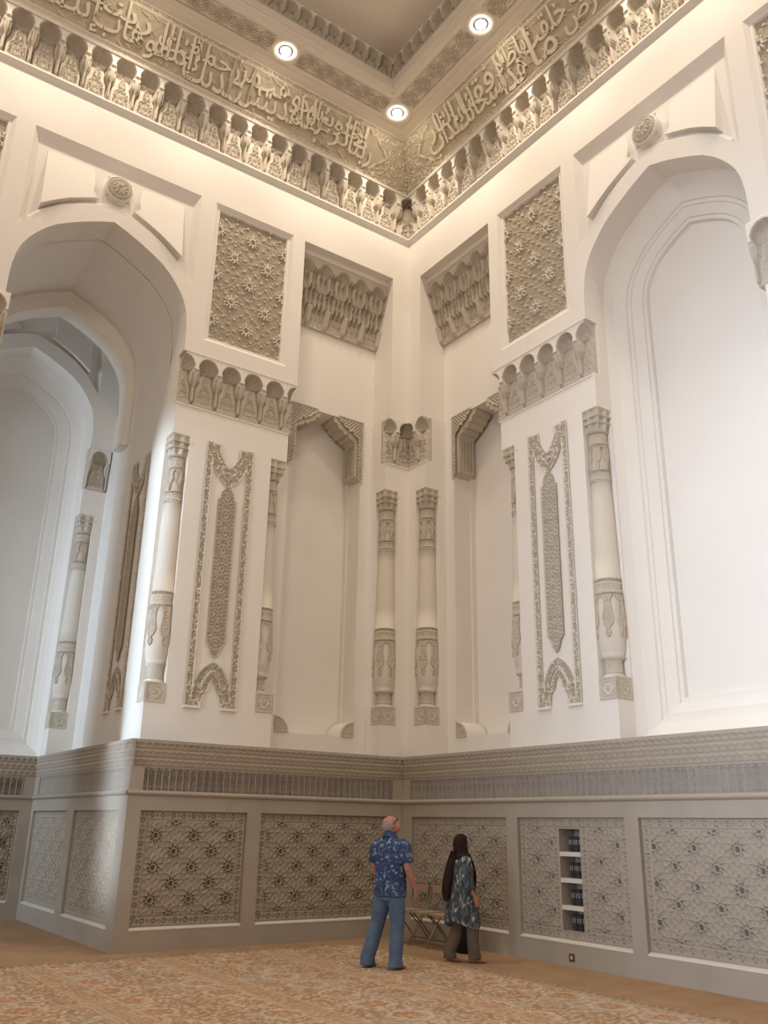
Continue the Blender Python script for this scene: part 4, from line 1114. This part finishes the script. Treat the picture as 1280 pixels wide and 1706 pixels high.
def ell(c, r, n=20, R=None):
    m = MB(); rings = []
    for j in range(1, n//2):
        ph = PI*j/(n//2)-PI/2
        rings.append([(r[0]*math.cos(ph)*math.cos(2*PI*i/n), r[1]*math.cos(ph)*math.sin(2*PI*i/n), r[2]*math.sin(ph)) for i in range(n)])
    m.loft(rings, True, True, True)
    m.v = [tuple(Vector(c)+((R @ Vector(v)) if R else Vector(v))) for v in m.v]; return m
def head_parts(c, R, s=1.0, nose=.022):
    """head round centre c (x right, y forward, z up before R)"""
    def E(p, r): return ell(Vector(c)+R @ (Vector(p)*s), [k*s for k in r], 18, R)
    return [E((0, -.012, .025), (.077, .096, .092)), E((0, .022, -.035), (.060, .068, .085)), E((0, .055, -.085), (.034, .030, .026)),
            E((0, .088, -.012), (.013, .020, .030)), E((0, .100, -.026), (.017, nose, .013)), E((0, .082, -.062), (.026, .014, .010)), E((0, .076, .028), (.055, .018, .014)),
            E((-.078, -.008, -.012), (.010, .020, .033)), E((.078, -.008, -.012), (.010, .020, .033))]
def hand_parts(w, d, side, s=1.0, fwd=Vector((0, 1, 0))):
    """w wrist, d direction of the hanging hand; palm faces the thigh"""
    d = Vector(d).normalized(); w = Vector(w); f = (fwd-d*fwd.dot(d)).normalized(); o = d.cross(f)*side
    P = [chain([w-d*.01, w+d*.035*s, w+d*.075*s, w+d*.098*s], [(.016*s, .026*s), (.017*s, .036*s), (.016*s, .040*s), (.014*s, .038*s)], 14)]
    # palm is thin across o, broad along f
    P = [MB()]; rings = []
    for q, a, b_ in ((-.015, .022, .024), (.02, .016, .032), (.06, .015, .040), (.095, .013, .039)):
        c = w+d*q*s; rings.append([tuple(c+o*a*s*math.cos(2*PI*k/14)+f*b_*s*math.sin(2*PI*k/14)) for k in range(14)])
    P[0].loft(rings, True, True, True)
    inn = -o
    for k, (off, ln) in enumerate(((.030, .072), (.010, .080), (-.010, .075), (-.029, .058))):
        b0 = w+d*.09*s+f*off*s; L_ = ln*s
        p1 = b0+d*L_*.45+f*off*.1; p2 = p1+(d*.85+inn*.5).normalized()*L_*.32; p3 = p2+(d*.5+inn*.85).normalized()*L_*.27
        P.append(chain([b0, p1, p2, p3], [.0092*s, .0088*s, .0080*s, .0068*s], 8))
    b0 = w+d*.025*s+f*.030*s; p1 = b0+(d*.6+f*.75).normalized()*.035*s; p2 = p1+(d*.95+f*.25+inn*.2).normalized()*.030*s; p3 = p2+(d*1+inn*.3).normalized()*.022*s
    P.append(chain([b0, p1, p2, p3], [.0125*s, .0110*s, .0098*s, .0080*s], 8))
    return P
def foot(a, yaw, s=1.0, up=0.0):
    """bare foot under ankle a, toes along +y turned by yaw; up = heel raise"""
    R = Matrix.Rotation(yaw, 3, 'Z'); P = []
    def T(p): return Vector((a[0], a[1], 0))+R @ (Vector(p)*s)+Vector((0, 0, 0))
    P.append(chain([T((0, -.035, .032+up)), T((0, .02, .040+up*.8)), T((0, .08, .032+up*.35)), T((.004, .14, .020))], [(.030*s, .030*s), (.034*s, .036*s), (.040*s, .028*s), (.044*s, .018*s)], 14))
    for k in range(5):
        P.append(chain([T((-.032+.0165*k, .135, .016)), T((-.034+.0175*k, .185-.006*abs(k-1)-.004*k, .012))], [(.0095*s), (.0085*s)], 8))
    return P
def torso(rows, n=28, rot=None):
    m = MB(); rings = []
    for z, cx, cy, rx, ry in rows:
        rg = []
        for i in range(n):
            a = 2*PI*i/n; c, s_ = math.cos(a), math.sin(a); e = .85
            rg.append((cx+rx*math.copysign(abs(c)**e, c), cy+ry*math.copysign(abs(s_)**e, s_), z))
        rings.append(rg)
    m.loft(rings, True, True, True); return m

def cloth(name, c1, c2, c3, scale, stretch=(1, 1, 1), bump=.2):
    m = bpy.data.materials.new(name); m.use_nodes = True; nt = m.node_tree; L = nt.links; b = nt.nodes['Principled BSDF']
    b.inputs['Roughness'].default_value = .9; b.inputs['Specular IOR Level'].default_value = .15
    tc = nt.nodes.new('ShaderNodeTexCoord'); mp = nt.nodes.new('ShaderNodeMapping'); mp.inputs['Scale'].default_value = stretch; L.new(tc.outputs['Object'], mp.inputs[0])
    nz = nt.nodes.new('ShaderNodeTexNoise'); nz.inputs['Scale'].default_value = scale; nz.inputs['Detail'].default_value = 3; nz.inputs['Distortion'].default_value = 1.6; L.new(mp.outputs[0], nz.inputs['Vector'])
    cr = nt.nodes.new('ShaderNodeValToRGB'); e = cr.color_ramp.elements
    e[0].position = .44; e[0].color = (*c1, 1); e[1].position = .60; e[1].color = (*c2, 1)
    k = e.new(.66); k.color = (*c3, 1); cr.color_ramp.interpolation = 'LINEAR'
    L.new(nz.outputs['Fac'], cr.inputs['Fac']); L.new(cr.outputs['Color'], b.inputs['Base Color'])
    n2 = nt.nodes.new('ShaderNodeTexNoise'); n2.inputs['Scale'].default_value = 9; L.new(mp.outputs[0], n2.inputs['Vector'])
    bp_ = nt.nodes.new('ShaderNodeBump'); bp_.inputs['Strength'].default_value = bump; bp_.inputs['Distance'].default_value = .03
    L.new(n2.outputs['Fac'], bp_.inputs['Height']); L.new(bp_.outputs['Normal'], b.inputs['Normal'])
    return m
SKIN = mat('sunburnt_skin', (.46, .20, .15), .55, .05, 80, .06, 20); SKIN2 = mat('warm_skin', (.38, .19, .13), .55, .05, 80, .06, 20)
GREY = mat('grey_cropped_hair', (.36, .31, .30), .8, .6, 300, .15, 60)
SHIRT = cloth('blue_floral_shirt_cloth', (.035, .060, .145), (.075, .115, .21), (.40, .45, .52), 15)
JEANS = mat('faded_blue_denim', (.095, .15, .24), .85, .25, 14, .18, 7)
DARK = mat('dark_spectacle_frame', (.02, .015, .015), .4)

def wrinkle(v):   # broad folds of loose trousers
    x, y, z = v
    k = .004*math.sin(z*38+x*20)+.003*math.sin(z*61-y*30)
    return (x+k, y+k*.8, z)
# --- the man
def Tm(x, y, f):
    fx, fy = f; return Matrix(((fy, fx, 0, x), (-fx, fy, 0, y), (0, 0, 1, 0), (0, 0, 0, 1)))
man = thing('person', 'person in a blue floral short-sleeved shirt and faded jeans looking up, hand by his side', 'person', Matrix.Translation((0, 0, .011)) @ Tm(-2.338, -2.78, (.924, .383)))
hx = .10                                  # hips are shifted over the right foot
FL, FR_ = (-.185, -.02), (.185, .03)
HC = Vector((hx+.01, -.005, 1.632)); HR = Matrix.Rotation(-.85, 3, 'Z') @ Matrix.Rotation(.62, 3, 'X')
parts = []
parts += [torso([(.80, hx, 0, .13, .10), (.90, hx, 0, .165, .115), (1.0, hx, .0, .16, .115), (1.15, hx, .01, .165, .125), (1.30, hx, .0, .185, .12), (1.42, hx, -.01, .17, .10), (1.47, hx, -.02, .10, .07), (1.52, hx, -.02, .06, .06)])]
parts += [chain([(hx, -.02, 1.44), (hx+.003, -.02, 1.52), (hx+.008, -.012, 1.60)], [.064, .058, .058])]
parts += head_parts(HC, HR)
shL, shR = (hx-.20, -.01, 1.415), (hx+.20, -.01, 1.415)
eR, wR = (hx+.265, -.03, 1.13), (hx+.285, .12, .905); eL, wL = (hx-.255, .03, 1.13), (hx-.22, .20, .93)
for sh, e_, w_, sd in ((shR, eR, wR, 1), (shL, eL, wL, -1)):
    parts += [chain([sh, tuple((Vector(sh)*.5+Vector(e_)*.5)), e_, tuple(Vector(e_)*.6+Vector(w_)*.4), w_], [.058, .050, .041, .042, .027])]
    parts += hand_parts(w_, Vector(w_)-Vector(e_)+Vector((0, -.05, -.12)), sd, 1.02)
for F0, hp, kn in ((FL, (hx-.10, 0, .86), (-.115, .05, .49)), (FR_, (hx+.10, 0, .86), (.20, .03, .49))):
    parts += [chain([hp, tuple(Vector(hp)*.5+Vector(kn)*.5), kn, (F0[0]*.6+kn[0]*.4, F0[1]*.6+kn[1]*.4-.02, .27), (F0[0], F0[1]-.02, .07)], [.088, .075, .056, .052, .036])]
    parts += foot((F0[0], F0[1]-.02), .10 if F0[0] < 0 else -.10, 1.05)
evalmesh(parts, 'body', SKIN, .0075, 2, man)
# shirt: torso shell and sleeves, open at the neck and hem
sp_ = [torso([(.80, hx, 0, .205, .150), (.86, hx, 0, .205, .152), (.98, hx, .005, .200, .155), (1.12, hx, .012, .200, .158), (1.28, hx, .0, .212, .145), (1.38, hx, -.008, .205, .125), (1.44, hx, -.015, .16, .105), (1.485, hx, -.02, .085, .080), (1.515, hx, -.018, .072, .074)])]
for sh, e_, sd in ((shR, eR, 1), (shL, eL, -1)):
    e2 = Vector(sh)*.22+Vector(e_)*.78
    sp_ += [ell((sh[0]-sd*.015, sh[1], sh[2]-.022), (.080, .086, .078)), chain([(sh[0]-sd*.05, sh[1], sh[2]-.01), tuple(Vector(sh)*.8+Vector(e_)*.2), tuple(Vector(sh)*.5+Vector(e_)*.5), tuple(e2)], [.088, .088, .084, .084], 16, True)]
def swr(v):
    x, y, z = v; k = .005*math.sin(z*30+x*26+y*10)+.003*math.sin(z*55-x*33); return (x+k, y+k, z)
evalmesh(sp_, 'shirt', SHIRT, .010, 2, man, mod=swr)
m = MB(); rings = []
for z, r in ((1.505, .074), (1.545, .068), (1.55, .072), (1.51, .084), (1.485, .100)):
    rings.append([(hx+r*math.cos(2*PI*i/24), -.018+r*1.0*math.sin(2*PI*i/24), z-.012*math.sin(2*PI*i/24)) for i in range(24)])
m.loft(rings, True); m.build('collar', SHIRT, man, True)
jp = [torso([(.76, hx, 0, .165, .125), (.84, hx, 0, .192, .142), (.92, hx, 0, .190, .140), (.99, hx, 0, .180, .132)])]
for F0, hp, kn in ((FL, (hx-.088, 0, .82), (-.10, .045, .50)), (FR_, (hx+.088, 0, .82), (.195, .03, .50))):
    jp += [chain([hp, tuple(Vector(hp)*.5+Vector(kn)*.5), kn, (F0[0]*.55+kn[0]*.45, F0[1]*.6+kn[1]*.4-.02, .28), (F0[0], F0[1]-.025, .12), (F0[0], F0[1]-.015, .035)], [.115, .103, .090, .086, .086, (.088, .105)], 20, True)]
evalmesh(jp, 'jeans', JEANS, .010, 2, man, mod=wrinkle)
# cropped grey hair: back and sides only
hm = ell(HC+HR @ Vector((0, -.016, .020)), (.0815, .099, .094), 40, HR)
keep = []
for f in hm.f:
    c = sum((Vector(hm.v[i]) for i in f), Vector())/len(f); q = HR.inverted() @ (c-HC)
    if q.z < .068-.25*max(0, q.y) and q.y < .022 and q.z > -.075: keep.append(f)
hm.f = keep; hair = hm.build('hair', GREY, man, True)
so = hair.modifiers.new('thickness', 'SOLIDIFY'); so.thickness = .012; so.offset = 0
gl = [(-.066, .084, .018), (-.082, .03, .010), (-.083, -.018, .006)]
m = MB()
for s in (-1, 1):
    m.tube([tuple(HC+HR @ Vector((s*abs(x), y, z))) for x, y, z in gl], .0035)
    m.tube([tuple(HC+HR @ Vector((s*(.036+.026*math.cos(a)), .098-.01*abs(math.cos(a)), .014+.020*math.sin(a)))) for a in [2*PI*i/16 for i in range(17)]], .0028)
m.tube([tuple(HC+HR @ Vector((x, .105, .018))) for x in (-.012, 0, .012)], .0028); m.build('spectacles', DARK, man)
for s in (-1, 1):
    ell(HC+HR @ Vector((s*.030, .077, .012)), (.012, .010, .009), 12, HR).build('eye', mat('eye_white', (.6, .55, .5), .3) if s < 0 else bpy.data.materials['eye_white'], man, True)

# --- the woman
TUN = cloth('ikat_tunic_cloth', (.050, .062, .078), (.155, .175, .18), (.50, .53, .52), 11, (1.6, 1.6, .7), .25)
SCARF = mat('dark_brown_scarf_cloth', (.022, .010, .009), .9, .5, 20, .1, 10)
TAUPE = mat('taupe_trouser_cloth', (.14, .105, .075), .9, .25, 14, .12, 7)
wom = thing('person', 'person in a dark headscarf, patterned grey tunic and taupe trousers walking to the right', 'person', Tm(-1.09, -2.80, (.955, -.297)))
BF, FF = (-.06, -.135), (.08, .15)        # rear (left) and front (right) foot
parts = [torso([(.70, 0, 0, .12, .10), (.80, 0, 0, .15, .12), (.93, 0, 0, .125, .10), (1.08, 0, .01, .14, .115), (1.20, 0, 0, .15, .10), (1.26, 0, -.01, .11, .075), (1.30, 0, -.01, .05, .05)])]
parts += [chain([(0, -.01, 1.25), (0, 0, 1.33), (0, .008, 1.38)], [.050, .046, .048])]
WC = Vector((0, .012, 1.425)); WR = Matrix.Rotation(-.10, 3, 'Z') @ Matrix.Rotation(.10, 3, 'X')
parts += head_parts(WC, WR, .93, .018)
wR_ = [((.165, -.005, 1.215), (.205, -.03, .98), (.215, .09, .79), 1), ((-.165, -.005, 1.215), (-.205, .0, .98), (-.21, .12, .80), -1)]
for sh, e_, w_, sd in wR_:
    parts += [chain([sh, tuple((Vector(sh)+Vector(e_))*.5), e_, tuple(Vector(e_)*.6+Vector(w_)*.4), w_], [.046, .040, .033, .032, .022])]
    parts += hand_parts(w_, Vector(w_)-Vector(e_)+Vector((0, -.03, -.10)), sd, .88)
for F0, hp, kn, up in ((BF, (-.08, -.01, .74), (-.075, -.03, .42), .012), (FF, (.08, .01, .74), (.085, .12, .43), 0)):
    parts += [chain([hp, tuple((Vector(hp)+Vector(kn))*.5), kn, (F0[0]*.5+kn[0]*.5, F0[1]*.5+kn[1]*.5-.02, .24), (F0[0], F0[1]-.02, .065)], [.078, .065, .050, .045, .032])]
    parts += foot((F0[0], F0[1]-.02), 0, .95, up)
evalmesh(parts, 'body', SKIN2, .0075, 2, wom)
tn = [torso([(.445, 0, .0, .205, .222), (.58, 0, .0, .205, .212), (.72, 0, .0, .200, .195), (.86, 0, -.005, .190, .170), (1.00, 0, -.005, .178, .150), (1.12, 0, .0, .178, .142), (1.20, 0, -.005, .172, .120), (1.255, 0, -.01, .125, .095), (1.30, 0, -.01, .066, .064)])]
for sh, e_, w_, sd in wR_:
    q = Vector(e_)*.45+Vector(w_)*.55
    tn += [ell((sh[0]-sd*.01, sh[1], sh[2]-.005), (.076, .080, .070)), chain([(sh[0]-sd*.04, sh[1], sh[2]-.01), tuple((Vector(sh)+Vector(e_))*.5), e_, tuple(q)], [.070, .070, .066, .066], 16, True)]
def twr(v):
    x, y, z = v; a = math.atan2(y, x); k = (.012*math.sin(a*7+z*3)+.005*math.sin(a*13))*max(0, min(1, (1.05-z)/.4))
    dz = -.035*max(0, (.62-z)/.12)*math.sin(a*2+.6) if z < .62 else 0
    r = math.hypot(x, y)+1e-6; return (x*(1+k/r), y*(1+k/r), z+dz)
evalmesh(tn, 'tunic', TUN, .010, 2, wom, mod=twr)
tp = [torso([(.66, 0, 0, .14, .12), (.76, 0, 0, .16, .13), (.84, 0, 0, .145, .12)])]
for F0, hp, kn, up_ in ((BF, (-.075, -.01, .70), (-.075, -.035, .42), .012), (FF, (.075, .01, .70), (.085, .11, .43), 0)):
    tp += [chain([hp, tuple((Vector(hp)+Vector(kn))*.5), kn, (F0[0]*.5+kn[0]*.5, F0[1]*.5+kn[1]*.5-.02, .24), (F0[0], F0[1]-.025, .12), (F0[0], F0[1]-.015, .045+up_)], [.100, .092, .082, .076, .074, (.076, .092)], 20, True)]
evalmesh(tp, 'trousers', TAUPE, .010, 2, wom, mod=wrinkle)
# headscarf: hood round the head, drape over the shoulders, tail down the back and one down the chest
hp_ = [ell(WC+Vector((0, -.022, .018)), (.088, .103, .108), 24), torso([(1.23, 0, -.015, .135, .105), (1.27, 0, -.012, .125, .105), (1.32, 0, -.010, .090, .095), (1.38, 0, -.012, .084, .095), (1.44, 0, -.02, .082, .095)])]
hood = evalmesh(hp_, 'headscarf', SCARF, .0085, 2, wom)
import bmesh
bm = bmesh.new(); bm.from_mesh(hood.data); dl = []
for v in bm.verts:
    q = WR.inverted() @ (v.co-WC)
    if q.y > .048 and abs(q.x) < .062 and -.082 < q.z < .062: dl.append(v)
bmesh.ops.delete(bm, geom=dl, context='VERTS'); bm.to_mesh(hood.data); bm.free()
so = hood.modifiers.new('thickness', 'SOLIDIFY'); so.thickness = .008; so.offset = 0
def tail(pts, name):
    m = MB(); rings = []
    for (x, y, z, wx, wy) in pts:
        n = 16; rings.append([(x+wx*math.cos(2*PI*i/n), y+wy*math.sin(2*PI*i/n)*(1+.25*math.sin(5*2*PI*i/n)), z) for i in range(n)])
    m.loft(rings, True, True, True); m.build(name, SCARF, wom, True)
tail([(-.02, -.095, 1.33, .085, .030), (-.03, -.135, 1.22, .11, .028), (-.04, -.175, 1.08, .12, .026), (-.04, -.205, .94, .125, .028), (-.03, -.225, .82, .11, .026), (-.03, -.215, .72, .05, .016)], 'scarf_tail')
tail([(-.01, .075, 1.30, .085, .035), (-.02, .125, 1.20, .10, .028), (-.03, .165, 1.08, .10, .024), (-.04, .180, .94, .085, .022), (-.04, .185, .84, .04, .014)], 'scarf_front_end')
